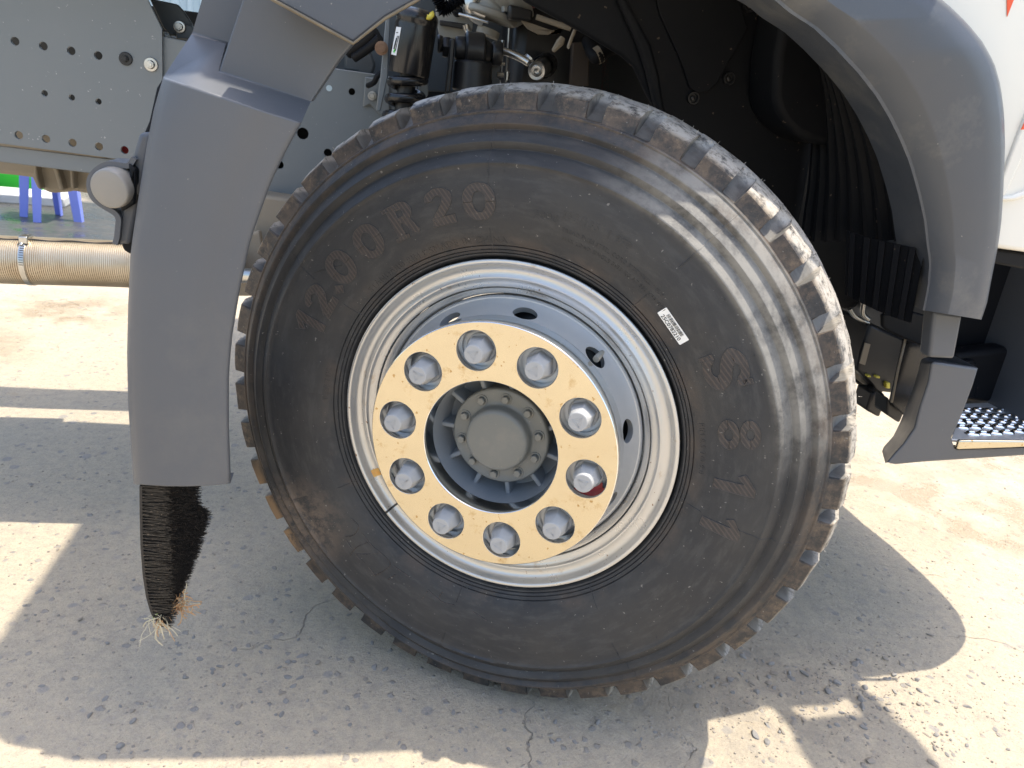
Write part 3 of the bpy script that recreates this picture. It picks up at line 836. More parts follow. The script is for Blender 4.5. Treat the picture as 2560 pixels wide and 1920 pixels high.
def bolt_mesh(r, h, washer, y0):
    bm = bmesh.new()
    add_lathe(bm, [(washer, y0 + .001), (washer, y0 - .0005), (washer * .96, y0 - .0012), (r, y0 - .0013)], 20)
    n = 6
    for (ra, ya, rb, yb) in ((r, y0 - .001, r, y0 - h * .85), (r, y0 - h * .85, r * .86, y0 - h)):
        A = [bm.verts.new((ra * math.cos(math.pi / 3 * k), ya, ra * math.sin(math.pi / 3 * k))) for k in range(6)]
        B = [bm.verts.new((rb * math.cos(math.pi / 3 * k), yb, rb * math.sin(math.pi / 3 * k))) for k in range(6)]
        for k in range(6): bm.faces.new((A[k], A[(k + 1) % 6], B[(k + 1) % 6], B[k]))
    bm.faces.new(B)
    bmesh.ops.recalc_face_normals(bm, faces=bm.faces[:])
    me = bpy.data.meshes.new('bolt'); bm.to_mesh(me); bm.free(); autosmooth(me, 25); return me
hb = bolt_mesh(.0068, .0085, .0098, -.0163); hb.materials.append(M['hub'])
for k in range(10):
    a = R(15 + 36.25 * k)
    o = bpy.data.objects.new('hub_bolt', hb); col.objects.link(o); o.parent = wheel
    o.location = (.0686 * math.cos(a), 0, .0686 * math.sin(a)); o.rotation_euler.y = rg.uniform(0, 1)

# valve in the third hand hole, brake drum behind the disc
bm = bmesh.new()
add_tube(bm, spline([(.140, .05, .165), (.140, .025, .168), (.1385, .008, .166), (.1365, -.004, .163)], 4), [.0045] * 8 + [.0055] * 5, 12)
from_bm('valve', bm, M['cast_grey'], wheel, smooth=40)
bm = bmesh.new(); add_lathe(bm, [(.205, .24), (.205, .06), (.19, .05), (.10, .05)], 64)
from_bm('brake_drum', bm, M['black_part'], wheel, smooth=40)
bm = bmesh.new(); add_cyl(bm, (0, .06, 0), (0, .40, 0), .09, .07, 32); add_box(bm, (0, .38, -.02), (.14, .14, .2))
from_bm('steering_knuckle', bm, M['cast_grey'], wheel, smooth=40)

# wax marks on the rim flange
def rim_patch(name, a0, a1, m, prof):
    bm = bmesh.new(); prev = None
    for i in range(9):
        a = R(a0 + (a1 - a0) * i / 8)
        row = [bm.verts.new((r * math.cos(a), y - .0006, r * math.sin(a))) for r, y in prof]
        if prev:
            for j in range(len(row) - 1): bm.faces.new((prev[j], prev[j + 1], row[j + 1], row[j]))
        prev = row
    return from_bm(name, bm, m, wheel, smooth=60)
RF = [(.2942, -.0018), (.2918, -.0036), (.2890, -.0032), (.2866, -.0008), (.2848, .0038), (.2815, .0090), (.2770, .0120), (.2715, .0126), (.2670, .0111), (.2642, .0096)]
rim_patch('wax_mark', -147.2, -150.2, M['amber'], RF[5:])
rim_patch('ring_split', -133.5, -134.3, M['ink'], RF)

# paper bar-code sticker
def sticker():
    a0 = R(44.85); rc = .3455; uu = Vector((math.sin(a0), 0, -math.cos(a0)))     # reads clockwise
    er = Vector((math.cos(a0), 0, math.sin(a0)))
    y = prof_y(rc) - .0012
    slope = (prof_y(rc + .008) - prof_y(rc - .008)) / .016
    ev = (er + Vector((0, slope, 0))).normalized(); nrm = uu.cross(ev)
    if nrm.y > 0: nrm = -nrm
    c = er * rc + Vector((0, y, 0))
    W2, H2 = .0295, .0088
    def P(u, v, h=0): return c + uu * u + ev * v + nrm * h + Vector((0, (u * u) * .6, 0))
    st = empty('barcode_sticker', parent=wheel)
    bm = bmesh.new()
    out = []
    for cx, cy, s in ((W2 - .0015, H2 - .0015, 0), (-W2 + .0015, H2 - .0015, 90), (-W2 + .0015, -H2 + .0015, 180), (W2 - .0015, -H2 + .0015, 270)):
        for k in range(4): out.append((cx + .0015 * math.cos(R(s + 30 * k)), cy + .0015 * math.sin(R(s + 30 * k))))
    f = bm.faces.new([bm.verts.new(P(u, v)) for u, v in out]); extrude_all(bm, nrm * .0003)
    rg = random.Random(2)
    me_o = from_bm('barcode_sticker', bm, M['paper'], wheel)
    bm = bmesh.new()
    u = -.019
    while u < .019:
        wd = rg.choice((.0004, .0004, .0008, .0012))
        if True: bm.faces.new([bm.verts.new(P(a, b, .0006)) for a, b in ((u, .0008), (u + wd, .0008), (u + wd, .0068), (u, .0068))])
        u += wd + rg.choice((.0005, .0005, .0009))
    cu = bpy.data.curves.new('txt', 'FONT'); cu.body = '25C0782210'; cu.size = .0088; cu.resolution_u = 3; cu.align_x = 'CENTER'; cu.offset = .0001
    o = bpy.data.objects.new('txt', cu); col.objects.link(o); bpy.context.view_layer.update()
    me = o.evaluated_get(bpy.context.evaluated_depsgraph_get()).to_mesh()
    vs = [bm.verts.new(P(v.co.x, v.co.y - .0070, .0006)) for v in me.vertices]
    for p in me.polygons:
        try: bm.faces.new([vs[i] for i in p.vertices])
        except ValueError: pass
    o.to_mesh_clear(); bpy.data.objects.remove(o)
    from_bm('sticker_print', bm, M['ink'], wheel)
    bpy.data.objects.remove(st)
sticker()

# ------------------------------------------------------------ bodywork
def part(name, label=None):
    o = empty(name, parent=truck)
    if label: o['label'] = label
    return o

def lerp(a, b, t): return a + (b - a) * t

def resample(pl, n):
    P = [Vector((p[0], p[1])) for p in pl]
    L = [0]
    for a, b in zip(P, P[1:]): L.append(L[-1] + (b - a).length)
    out = []
    for i in range(n):
        s = L[-1] * i / (n - 1); j = 0
        while j < len(P) - 2 and L[j + 1] < s: j += 1
        out.append(P[j].lerp(P[j + 1], (s - L[j]) / max(1e-9, L[j + 1] - L[j])))
    return out

YF = -.08                                   # outer face of the wheel arch mouldings
# rear mudguard: a curved lower panel, a ledge, and the stepped-back upper panels
def rear_mudguard():
    left = [(352, 167), (334, 225), (317, 310), (299, 422), (281.5, 543), (276, 659), (273.7, 765), (276, 870), (283, 976), (288.5, 1047)]
    right = [(651, 264), (620, 320), (585, 392), (563, 454), (540, 518), (515, 635), (499.6, 729.5), (492.6, 807), (492.5, 920), (497, 1046)]
    n = 26
    Lp = resample(left, n); Rp = resample(right, n)
    ts = [(0, .02), (0, -.045), (.03, -.060), (.08, -.070), (.18, -.077), (.35, -.083), (.55, -.085), (.70, -.0845), (.76, -.0805), (.90, -.079), (.975, -.078), (1, -.074), (1, -.070), (1, -.066)]
    bm = bmesh.new(); grid = []
    for i in range(n):
        row = []
        for k, (t, Y) in enumerate(ts):
            p = Lp[i].lerp(Rp[i], t)
            f = (i / (n - 1))
            p = p + Vector((0, 6 * math.sin(math.pi * t) * f ** 3 + 1.5 * math.sin(math.pi * t * .8) * (1 - f)))
            if k == 0:
                q = at(p.x, p.y, ts[1][1]); q = Vector((q.x + .002, Y, q.z))
            elif k >= 12:
                q = at(p.x, p.y, ts[11][1]); q = Vector((q.x, Y, q.z))
            else: q = at(p.x, p.y, Y)
            row.append(bm.verts.new(q))
        grid.append(row)
    for a, b in zip(grid, grid[1:]):
        for k in range(len(ts) - 1): bm.faces.new((a[k], a[k + 1], b[k + 1], b[k]))
    # ledge and upper panels share the top row
    top = grid[0][1:12]
    Yu, Yc = -.012, .055
    V = {n_: bm.verts.new(at(*p)) for n_, p in dict(a=(415, 72, Yc), b=(489, 93, Yc), c=(472, 155, Yu), d=(672, 219.5, Yu), e=(732, 129, Yu), f=(790, 60, Yu), g=(770, -70, Yu),
                                                   h=(548, -70, Yu), i=(524, 0, Yu), j=(436, 0, Yc), k=(450, -70, Yc)).items()}
    ci, hi = V['i'].co, V['h'].co
    bi = bm.verts.new((V['b'].co.x + .03, Yc, V['b'].co.z)); ib = bm.verts.new((ci.x, Yc, ci.z)); hb_ = bm.verts.new((hi.x, Yc, hi.z))
    c_back = bm.verts.new((V['c'].co.x, Yc, V['c'].co.z))
    def mid(a, b, t): return bm.verts.new(a.co.lerp(b.co, t))
    m1 = mid(top[0], V['a'], .85); m2 = mid(top[-1], V['d'], .85)
    bm.faces.new((top[0], V['a'], V['b'], top[3]))
    bm.faces.new((top[0], top[3], top[2], top[1]))
    bm.faces.new((top[3], V['b'], V['c'], top[5], top[4]))
    bm.faces.new((V['c'], V['d'], top[-1], *reversed(top[5:-1])))
    bm.verts.remove(m1); bm.verts.remove(m2)
    bm.faces.new((V['a'], V['j'], V['k'], hb_, ib, c_back, V['b']))
    bm.faces.new((V['c'], V['i'], V['h'], V['g'], V['f'], V['e'], V['d']))
    bm.faces.new((V['c'], c_back, ib, V['i'])); bm.faces.new((V['i'], ib, hb_, V['h'])); bm.faces.new((V['b'], c_back, V['c']))
    bm.verts.remove(bi)
    # returns towards the wheel
    for q in (('d', 'e'), ('e', 'f')):
        a, b = V[q[0]], V[q[1]]
        a2 = bm.verts.new(a.co + Vector((0, .05, 0))); b2 = bm.verts.new(b.co + Vector((0, .05, 0))); bm.faces.new((a, b, b2, a2))
    # bottom edge returns back
    lo = grid[-1][1:12]; pb = [bm.verts.new(v.co + Vector((0, .035, .002))) for v in lo]
    for k in range(len(lo) - 1): bm.faces.new((lo[k], lo[k + 1], pb[k + 1], pb[k]))
    bmesh.ops.remove_doubles(bm, verts=bm.verts[:], dist=.0004)
    o = from_bm('rear_mudguard', bm, M['plastic'], truck)
    b = o.modifiers.new('edge', 'BEVEL'); b.width = .007; b.segments = 4; b.limit_method = 'ANGLE'; b.angle_limit = R(28)
    autosmooth(o.data, 60)
    return o
mud = rear_mudguard()
# moulded flange seen behind its rear edge
slab('mudguard_flange', [(352, 168), (338, 190), (322, 262), (310, 290), (297, 345), (283, 415), (268, 500), (263, 532), (268, 542), (284, 551), (300, 500), (320, 350)], .01, .012, M['black'], mud, .003)
o = slab('side_panel', [(560, -120), (590, 0), (763, 93), (832, 39), (902, 0), (1010, -70), (900, -140)], -.092, .05, M['plastic_dusty'], truck, .004, seg=3)
bm = bmesh.new()
add_tube(bm, [at(585, -3, -.094), at(763, 94, -.094), at(833, 39, -.094), at(905, -2, -.094)], .0020, 8)
from_bm('panel_seal', bm, M['seal'], o, smooth=60)

# bristle mud flap under the mudguard
def mud_flap():
    back = resample([(307, 1050), (307.5, 1110), (309, 1180), (314, 1245), (321, 1290), (331, 1325), (345, 1347)], 40)
    edge = resample([(434, 1050), (432, 1082), (454, 1107), (452, 1130), (440, 1165), (425, 1215), (405, 1262), (392, 1295), (378, 1318), (352, 1350)], 40)
    bm = bmesh.new(); prev = None
    spots = []
    for i in range(40):
        a = at(back[i].x, back[i].y, -.05)
        row = []
        for dx, dy in ((0, 0), (-.004, 0), (-.004, .26), (0, .26)):
            row.append(bm.verts.new(a + Vector((dx, dy * (1 - .55 * i / 39), 0))))
        if prev:
            for k in range(4): bm.faces.new((prev[k], prev[(k + 1) % 4], row[(k + 1) % 4], row[k]))
        else: bm.faces.new(row)
        prev = row
    bm.faces.new(prev)
    flap = from_bm('mud_flap', bm, M['black_part'], truck, smooth=35)
    rg = random.Random(21); V = []; F = []
    XT = -.527
    def atx(x, y):
        d = ray(x, y); return CAM + d * ((XT - CAM.x) / d.x)
    outline = [atx(q.x, q.y) for q in resample([(434, 1030), (432, 1082), (433, 1090), (455, 1107), (452, 1130), (440, 1165), (425, 1215), (405, 1262), (392, 1295), (378, 1318), (360, 1345)], 60)]
    bk = [at(q.x, q.y, -.05) for q in back]
    def far_at(z):
        best = None
        for p, q in zip(outline, outline[1:]):
            if (p.z - z) * (q.z - z) <= 0 and abs(p.z - q.z) > 1e-6:
                y = p.y + (q.y - p.y) * (z - p.z) / (q.z - p.z); best = y if best is None else max(best, y)
        return best
    def back_x(z):
        for p, q in zip(bk, bk[1:]):
            if (p.z - z) * (q.z - z) <= 0: return p.x + (q.x - p.x) * (z - p.z) / ((q.z - p.z) or 1e-6)
        return bk[0].x if z > bk[0].z else bk[-1].x
    z = .60; zb = bk[-1].z
    while z > min(zb, min(p.z for p in outline)):
        fy = far_at(z)
        if fy is None: fy = max(p.y for p in outline[:4]) if z > outline[0].z else -.04
        fy = max(fy, -.045); bx = back_x(z); z_ = max(z, zb)
        ny = max(1, int((fy + .05) / .0058)); clump = rg.uniform(-.0008, .0008)
        for k in range(ny + 1):
            y0 = -.05 + (fy + .05) * k / ny
            for _ in range(3):
                p = Vector((bx, y0 + rg.uniform(-.0024, .0024), (z_ + clump + rg.uniform(-.0014, .0014)) if k > 1 else (math.floor(z_ / .0062) * .0062 + rg.uniform(-.0012, .0012))))
                ln = (XT - bx) + rg.uniform(-.010, .005); dr = Vector((1, rg.gauss(0, .08), rg.gauss(-.03, .07))).normalized()
                q = p + dr * ln; s = Vector((0, .0006, 0)); u = Vector((0, 0, .0006)); b0 = len(V)
                V += [p + s, p - s * .5 + u, p - s * .5 - u, q + s * .6, q - s * .3 + u * .6, q - s * .3 - u * .6]
                F += [(b0, b0 + 1, b0 + 4, b0 + 3), (b0 + 1, b0 + 2, b0 + 5, b0 + 4), (b0 + 2, b0, b0 + 3, b0 + 5), (b0 + 3, b0 + 4, b0 + 5)]
        z -= .0024
    me = bpy.data.meshes.new('bristles'); me.from_pydata([tuple(v) for v in V], [], F)
    o = link('bristles', me, M['bristle'], flap); tag(o, kind='stuff')
    return flap
mud_flap()

def straw(name, cx, cy, Y, sx, sy, n, mats, label, seed, down=False):
    rg = random.Random(seed); root = empty(name, at(cx, cy, Y)); c = at(cx, cy, Y)
    tag(root, label, 'straw', 'straw caught on the mud flap')
    for mi, (m, k) in enumerate(mats):
        bm = bmesh.new()
        for _ in range(int(n * k)):
            p = Vector((rg.gauss(0, sx * .35), rg.gauss(0, .006), rg.gauss(0, sy * .3)))
            d = Vector((rg.gauss(0, 1), rg.gauss(0, .6), rg.gauss(0, 1) if not down else -abs(rg.gauss(1, .6)))).normalized()
            pts = [p]; L = rg.uniform(.012, .03) * (1.7 if down else 1)
            for i in range(5):
                d = (d + Vector((rg.gauss(0, .4), rg.gauss(0, .3), rg.gauss(0, .4) - (.25 if down else 0)))).normalized(); pts.append(pts[-1] + d * L / 5)
            add_tube(bm, pts, rg.uniform(.0004, .0009) if mi < 2 else .0012, 5)
        o = from_bm('strands', bm, m, root, smooth=60); tag(o, kind='stuff')
straw('straw_tuft', 391, 1306, -.02, .022, .016, 70, [(M['straw'], .8), (M['straw_pale'], .25)], 'rusty orange straw tuft caught on the side of the bristle mud flap', 3)
straw('straw_tuft', 342, 1338, -.055, .012, .012, 26, [(M['straw_pale'], .9), (M['straw'], .2), (M['straw_green'], .06)], 'pale stringy straw hanging from the tip of the bristle mud flap', 4, True)

# front arch moulding: bevelled band, flat outer face
def arch_moulding():
    inner = [(1880, -28), (1930.6, 0), (1965, 30.5), (2026, 69), (2079, 118), (2140, 183), (2185, 240), (2217.5, 293), (2246, 350), (2270, 407), (2291, 480), (2307, 549), (2315, 618.5), (2321, 655), (2317, 714), (2305, 775)]
    inner = [(x / S, y / S) for x, y in inner]
    outer = [(2250, -80), (2356, 0), (2384, 24), (2421, 61), (2457.5, 106), (2486, 159), (2502, 215.6), (2510.5, 285), (2513, 366), (2508, 488), (2503, 560), (2494, 622.5), (2478, 702), (2467.7, 758.7), (2453.5, 799)]
    outer = [(x / S, y / S) for x, y in outer]
    n = 44
    A = resample(inner, n); B = resample(outer, n)
    bm = bmesh.new(); grid = []
    def ywall(i): return lerp(YF, -.035, max(0, (i / (n - 1) - .3) / .7))      # follows the cab narrowing towards the front
    for i in range(n):
        f = i / (n - 1); y0 = ywall(i); row = []
        w_ = lerp(.30, .42, f)
        for t, dy in ((0, .12), (0, .022), (.015, .012), (.05, .012), (w_ * .5, -.003), (w_ * .96, -.0175), (w_ * 1.05, -.0195), (.8, -.0165), (.955, -.012), (.988, -.002), (1, .014), (1, .07)):
            if t == 0 and dy > .1:
                q = at(A[i].x, A[i].y, y0 + .022); q = Vector((q.x + .010, y0 + dy, q.z + .002))
            elif t == 1 and dy > .05:
                q = at(B[i].x, B[i].y, y0 + .02); q = Vector((q.x, y0 + dy, q.z))
            else:
                p = A[i].lerp(B[i], t); q = at(p.x, p.y, y0 + dy)
            row.append(bm.verts.new(q))
        grid.append(row)
    for a, b in zip(grid, grid[1:]):
        for k in range(len(a) - 1): bm.faces.new((a[k], b[k], b[k + 1], a[k + 1]))
    bm.faces.new(grid[-1])
    # the moulding goes on over the top of the wheel, above the picture
    def world_row(x, z, xo, zo):
        y0 = YF; return [bm.verts.new((lerp(x, xo, t), y0 + dy, lerp(z, zo, t))) for t, dy in ((0, .12), (0, .022), (.015, .012), (.05, .012), (.15, -.003), (.29, -.0175), (.315, -.0195), (.8, -.0165), (.955, -.012), (.988, -.002), (1, .014), (1, .07))]
    ws = [world_row(.36, 1.335, .58, 1.50), world_row(.26, 1.365, .38, 1.56), world_row(.12, 1.385, .15, 1.58), world_row(-.04, 1.36, -.08, 1.56), world_row(-.14, 1.29, -.22, 1.50), world_row(-.20, 1.20, -.30, 1.42)]
    seq = [grid[0]] + ws
    for a, b in zip(seq, seq[1:]):
        for k in range(len(a) - 1): bm.faces.new((b[k], a[k], a[k + 1], b[k + 1]))
    return from_bm('arch_moulding', bm, M['plastic_dusty'], truck, smooth=38)
arch = arch_moulding()
bm = bmesh.new()
slab('arch_strap', [(2017.6, 672), (2080.5, 681), (2062.5, 776), (2006.8, 773)], .0, .03, M['plastic'], truck, .006, seg=3)

# step end block: face, rounded rear side, top
def step_block():
    face = [(2012, 779), (2005, 824), (1987, 878), (1976, 923), (1951, 959), (1915, 998)]
    side = [(1989.7, 775.3), (1984, 802), (1971, 843.6), (1954.7, 886.8), (1943.9, 913.7), (1929.5, 942.5), (1907, 967.6), (1905, 976.6), (1911.5, 994.6)]
    Yb, Ys = .03, .15
    n = 24; Fp = resample(face, n); Sp = resample(side, n)
    fr = [(2115.5, 795), (2103.8, 833), (2084, 887), (2064, 933.5), (2055, 944), (2062.5, 969.4), (2068, 971)]
    bm = bmesh.new(); grid = []
    Fr = resample([(2115.5, 795), (2103.8, 833), (2084, 887), (2064, 933.5), (2055, 944), (2060, 968), (2110, 984), (2000, 1000)], n)
    for i in range(n):
        s0 = at(Sp[i].x, Sp[i].y, Ys); row = [bm.verts.new(s0)]
        f0 = at(Fp[i].x, Fp[i].y, Yb)
        for t in (.35, .7, .9): 
            q = s0.lerp(f0, t); row.append(bm.verts.new(q + Vector((-.008, -.012, 0)) * math.sin(math.pi * t)))
        row.append(bm.verts.new(f0))
        grid.append(row)
    for a, b in zip(grid, grid[1:]):
        for k in range(len(a) - 1): bm.faces.new((a[k], b[k], b[k + 1], a[k + 1]))
    # front face as one sheet joined to the rounded side
    chain = [g[-1] for g in grid]
    def V(x, y, Y): return bm.verts.new(at(x, y, Y))
    fv = [V(1940, 1005, Yb), V(1994, 1000, Yb), V(2212, 985.6, Yb + .02), V(2255, 983, Yb + .02), V(2255, 967, Yb + .02), V(2212, 967.5, Yb + .02), V(2068, 972, Yb), V(2061, 969, Yb), V(2054.5, 945, Yb), V(2064, 933.5, Yb), V(2084, 887, Yb), V(2103.8, 833, Yb), V(2115.5, 795, Yb)]
    bm.faces.new([*chain, *fv])
    tb = [V(2064, 769, .17), V(2005, 771, .17)]
    bm.faces.new((grid[0][0], grid[0][1], grid[0][2], grid[0][3], grid[0][4], fv[-1], *tb))
    # inner side and underside returns
    for a, b in zip(fv[-5:], fv[-4:]):
        a2 = bm.verts.new(a.co + Vector((.004, .14, 0))); b2 = bm.verts.new(b.co + Vector((.004, .14, 0))); bm.faces.new((a, b, b2, a2))
    for a, b in zip(fv[:4], fv[1:4]):
        a2 = bm.verts.new(a.co + Vector((.03, .05, .012))); b2 = bm.verts.new(b.co + Vector((.03, .05, .012))); bm.faces.new((b, a, a2, b2))
    bmesh.ops.remove_doubles(bm, verts=bm.verts[:], dist=.0005)
    o = from_bm('step_end', bm, M['plastic'], truck)
    b = o.modifiers.new('edge', 'BEVEL'); b.width = .006; b.segments = 3; b.limit_method = 'ANGLE'; b.angle_limit = R(40)
    autosmooth(o.data, 55)
    return o
step_block()

# step: chrome nosing, perforated tread, dark well behind it
step = part('cab_step')
ZT = at(2073, 951.5, .035).z
slab('step_nosing', [(2073, 951.5), (2212, 952.5), (2255, 953), (2255, 966.5), (2212, 966.2), (2067, 971.5)], .024, .008, M['chrome'], step, .003)
bm = bmesh.new()
tp = [atz(x, y, ZT) for x, y in ((2055, 948), (2070, 950), (2255, 952.5), (2255, 878), (2230, 876), (2150, 868), (2080, 872))]
vs = [bm.verts.new((p.x, max(p.y, .03), ZT)) for p in tp]; bm.faces.new(vs); extrude_all(bm, (0, 0, -.006))
from_bm('step_tread', bm, M['tread_plate'], step, bevel=.0015)
bm = bmesh.new()
for row in ([(1540, 800), (1670, 795), (1810, 800), (1950, 808), (2090, 815)], [(1480, 870), (1612, 865), (1750, 866), (1885, 868), (2020, 872), (2150, 880)],
            [(1440, 940), (1540, 933), (1690, 935), (1832, 936), (1975, 936), (2110, 935), (2240, 938)], [(1470, 1003), (1620, 1003), (1770, 1000), (1920, 990), (2060, 988), (2190, 990)],
            [(1590, 1082), (1730, 1080), (1870, 1072), (2010, 1062), (2150, 1052), (2290, 1050)]):
    for zx, zy in row:
        p = atz((2100 + zx * .20796) / S, (860 + zy * .20796) / S, ZT)
        if p.y < .045: continue
        n = 18; rings = []
        for rr, h in ((1.25, 0), (1.05, .0035), (.8, .0045), (.6, .0035), (.5, -.003)):
            rings.append([bm.verts.new((p.x + .0140 * rr * math.cos(2 * math.pi * k / n), p.y + .0085 * rr * math.sin(2 * math.pi * k / n), ZT + .0003 + h)) for k in range(n)])
        for a, b in zip(rings, rings[1:]):
            for k in range(n): bm.faces.new((a[k], a[(k + 1) % n], b[(k + 1) % n], b[k]))
o = from_bm('tread_dimples', bm, M['chrome_edge'], step, smooth=60); tag(o, kind='stuff')
slab('step_well', [(2050, 555), (2160, 548), (2255, 566), (2255, 880), (2230, 876), (2150, 868), (2060, 874), (2000, 700)], .33, .02, M['black'], step, .01)
slab('well_panel', [(2065, 765), (2170, 752), (2255, 762), (2255, 876), (2230, 872), (2078, 868)], .26, .05, M['black'], step, .012, seg=3)
slab('well_cover', [(2068, 782), (2105, 778), (2113, 786), (2108, 860), (2075, 868)], .245, .02, M['black'], step, .006, seg=3)

# white cab side
cab = part('cab')
slab('cab_side', [(1990, -160), (2330, -160), (2330, 564), (2212, 545), (2140, 535), (2085, 520), (2070, 300), (2040, 120)], -.02, .04, M['white'], cab, .008, seg=3)
slab('cab_skirt', [(2100, 525), (2140, 537), (2212, 547), (2300, 562), (2300, 600), (2212, 582), (2100, 560)], .0, .30, M['black'], cab, .004)
slab('crease_trim', [(2150, 425), (2212, 262), (2300, 60), (2330, 60), (2230, 300), (2190, 385), (2172, 425)], -.026, .01, M['white'], cab, .004, seg=3)
slab('edge_trim', [(2145, 425), (2190, 423), (2212, 415), (2300, 360), (2300, 372), (2212, 428), (2192, 434), (2145, 436)], -.028, .012, M['white'], cab, .004, seg=3)
slab('decal', [(2174.6, -60), (2205, -60), (2190, 0), (2176, 36)], -.0215, .001, M['orange_red'], cab, 0)
slab('decal', [(2206, 280), (2216, 258), (2260, 240), (2260, 275)], -.0265, .001, M['orange_red'], cab, 0)

def cab_shell():
    bm = bmesh.new()
    plan = [(-.15, -.02), (1.12, -.02), (1.20, .01), (1.27, .10), (1.30, .30), (1.30, 2.0), (1.22, 2.3), (1.0, 2.46), (-.15, 2.46)]
    low = [bm.verts.new((x, y, 1.40)) for x, y in plan]; up = [bm.verts.new((x - (.12 if x > .5 else 0), y + (.03 if y < 1 else -.03), 2.75)) for x, y in plan]
    n = len(plan)
    for k in range(n): bm.faces.new((low[k], low[(k + 1) % n], up[(k + 1) % n], up[k]))
    bm.faces.new(low[::-1]); bm.faces.new(up)
    from_bm('cab_shell', bm, M['white'], cab, bevel=.02)
    bm = bmesh.new()
    plan = [(1.17, .045), (1.24, .072), (1.30, .105), (1.345, .14), (1.38, .185), (1.405, .24), (1.42, .31), (1.428, .40), (1.43, .52), (1.42, .70), (1.42, 1.7), (1.38, 2.1), (1.25, 2.36), (1.17, 2.40)]
    low = [bm.verts.new((x, y, .50)) for x, y in plan]; up = [bm.verts.new((x, y, 1.40)) for x, y in plan]; n = len(plan)
    for k in range(n): bm.faces.new((low[k], low[(k + 1) % n], up[(k + 1) % n], up[k]))
    bm.faces.new(low[::-1]); bm.faces.new(up)
    from_bm('bumper', bm, M['plastic'], truck, bevel=.02)
    # door mirror on its two arms, above the picture; it throws the shadow at the lower right
    mir = part('side_mirror')
    bm = bmesh.new()
    add_box(bm, (1.295, -.21, 2.05), (.22, .36, .30))
    from_bm('mirror_housing', bm, M['black'], mir, bevel=.07, seg=5)
    bm = bmesh.new()
    add_tube(bm, spline([(1.15, .06, 2.0), (1.18, -.03, 2.03), (1.20, -.12, 2.05)], 5), .022, 10)
    from_bm('mirror_arm', bm, M['black'], mir, smooth=60)
    bm = bmesh.new()
    add_tube(bm, spline([(1.30, .14, 1.98), (1.36, .02, 2.0), (1.37, -.10, 2.03), (1.35, -.16, 2.05)], 5), .034, 10)
    from_bm('mirror_arm', bm, M['black'], mir, smooth=60)
cab_shell()

# ------------------------------------------------------------ wheel well
liner = part('arch_liner')
def liner_wall():
    fr = [(1905, -40), (1930.6, 0), (2026, 69), (2079, 118), (2140, 183), (2185, 240), (2217.5, 293), (2246, 350), (2270, 407), (2291, 480), (2307, 549), (2314, 600)]
    A = resample([(x / S + 4, y / S) for x, y in fr], 36)
    B = resample([(1700, -60), (1765, 60), (1768, 200), (1758, 309), (1748, 400), (1738, 460), (1730, 520)], 36)
    bm = bmesh.new(); grid = []
    NR = 9
    for i in range(36):
        a = at(A[i].x, A[i].y, .035); b = at(B[i].x, B[i].y, .40); row = []
        for k in range(NR * 8 + 1):
            t = k / (NR * 8); ph = (t * NR) % 1
            h = .011 * (1 if .25 < ph < .75 else (-1 if ph < .12 or ph > .88 else 0))
            q = a.lerp(b, t); row.append(bm.verts.new(q + Vector((-h, 0, -h * .3))))
        grid.append(row)
    for p, q in zip(grid, grid[1:]):
        for k in range(len(p) - 1): bm.faces.new((p[k], p[k + 1], q[k + 1], q[k]))
    return from_bm('ribbed_wall', bm, M['black'], liner, smooth=50)
liner_wall()
side = slab('inner_panel', [(1090, -120), (1130.7, 0), (1253.8, 66.8), (1341.7, 119.5), (1369.8, 144), (1394, 197), (1433, 267), (1490, 400), (1560, 560), (1640, 760), (1700, 760), (1712, 560), (1730, 468), (1758, 309), (1768, 150), (1765, -120)], .42, .02, M['black'], liner, .006, seg=3)
slab('raised_rib', [(1330, -60), (1357, 0), (1408, 97), (1425, 160), (1436, 230), (1486, 380), (1470, 380), (1412, 215), (1398, 155), (1378, 97), (1335, 0), (1310, -60)], .40, .02, M['black'], liner, .008, seg=3)
slab('access_cover', [(1405, -60), (1600, -60), (1598, 0), (1615.7, 62), (1562, 157), (1550, 180), (1530, 198), (1508, 202), (1490, 190), (1470, 130), (1425, 30)], .412, .01, M['black'], liner, .002)
for zx, zy in ((528, 33), (398, 483), (178, 603)):
    c = at(1434.7 + zx * .3516, zy * .3516, .414)
    bm = bmesh.new()
    ax = Matrix.Identity(4)
    add_lathe(bm, [(.0125, .006), (.0125, -.002), (.0118, -.0035), (.0095, -.0035), (.0088, -.001), (.0086, .004), (.0050, .004), (.0048, -.001), (.004, -.0016), (0, -.0016)], 24, c=c)
    from_bm('liner_bolt', bm, M['black_part'], liner, smooth=40)
slab('pocket', [(1697, 18), (1686, 70), (1677, 123), (1672, 211), (1680, 242), (1697, 270), (1723, 294), (1754, 308), (1790, 315), (1836, 313), (1841, 250), (1843, 190), (1832, 140), (1790, 70), (1760, 20), (1740, -60), (1705, -60)], .30, .12, M['black'], liner, .028, seg=5)
for x in (1778, 1808):
    c = at(x, 389, .36); bm = bmesh.new()
    add_lathe(bm, [(.0085, .0), (.0085, -.002), (.0062, -.0022), (.0060, -.0065), (.003, -.0072), (0, -.0072)], 12, c=c)
    add_tube(bm, [c + Vector((.004, -.006, -.004)), c + Vector((.002, -.008, -.024))], .0010, 6)
    from_bm('clip', bm, M['steel'], liner, smooth=30)
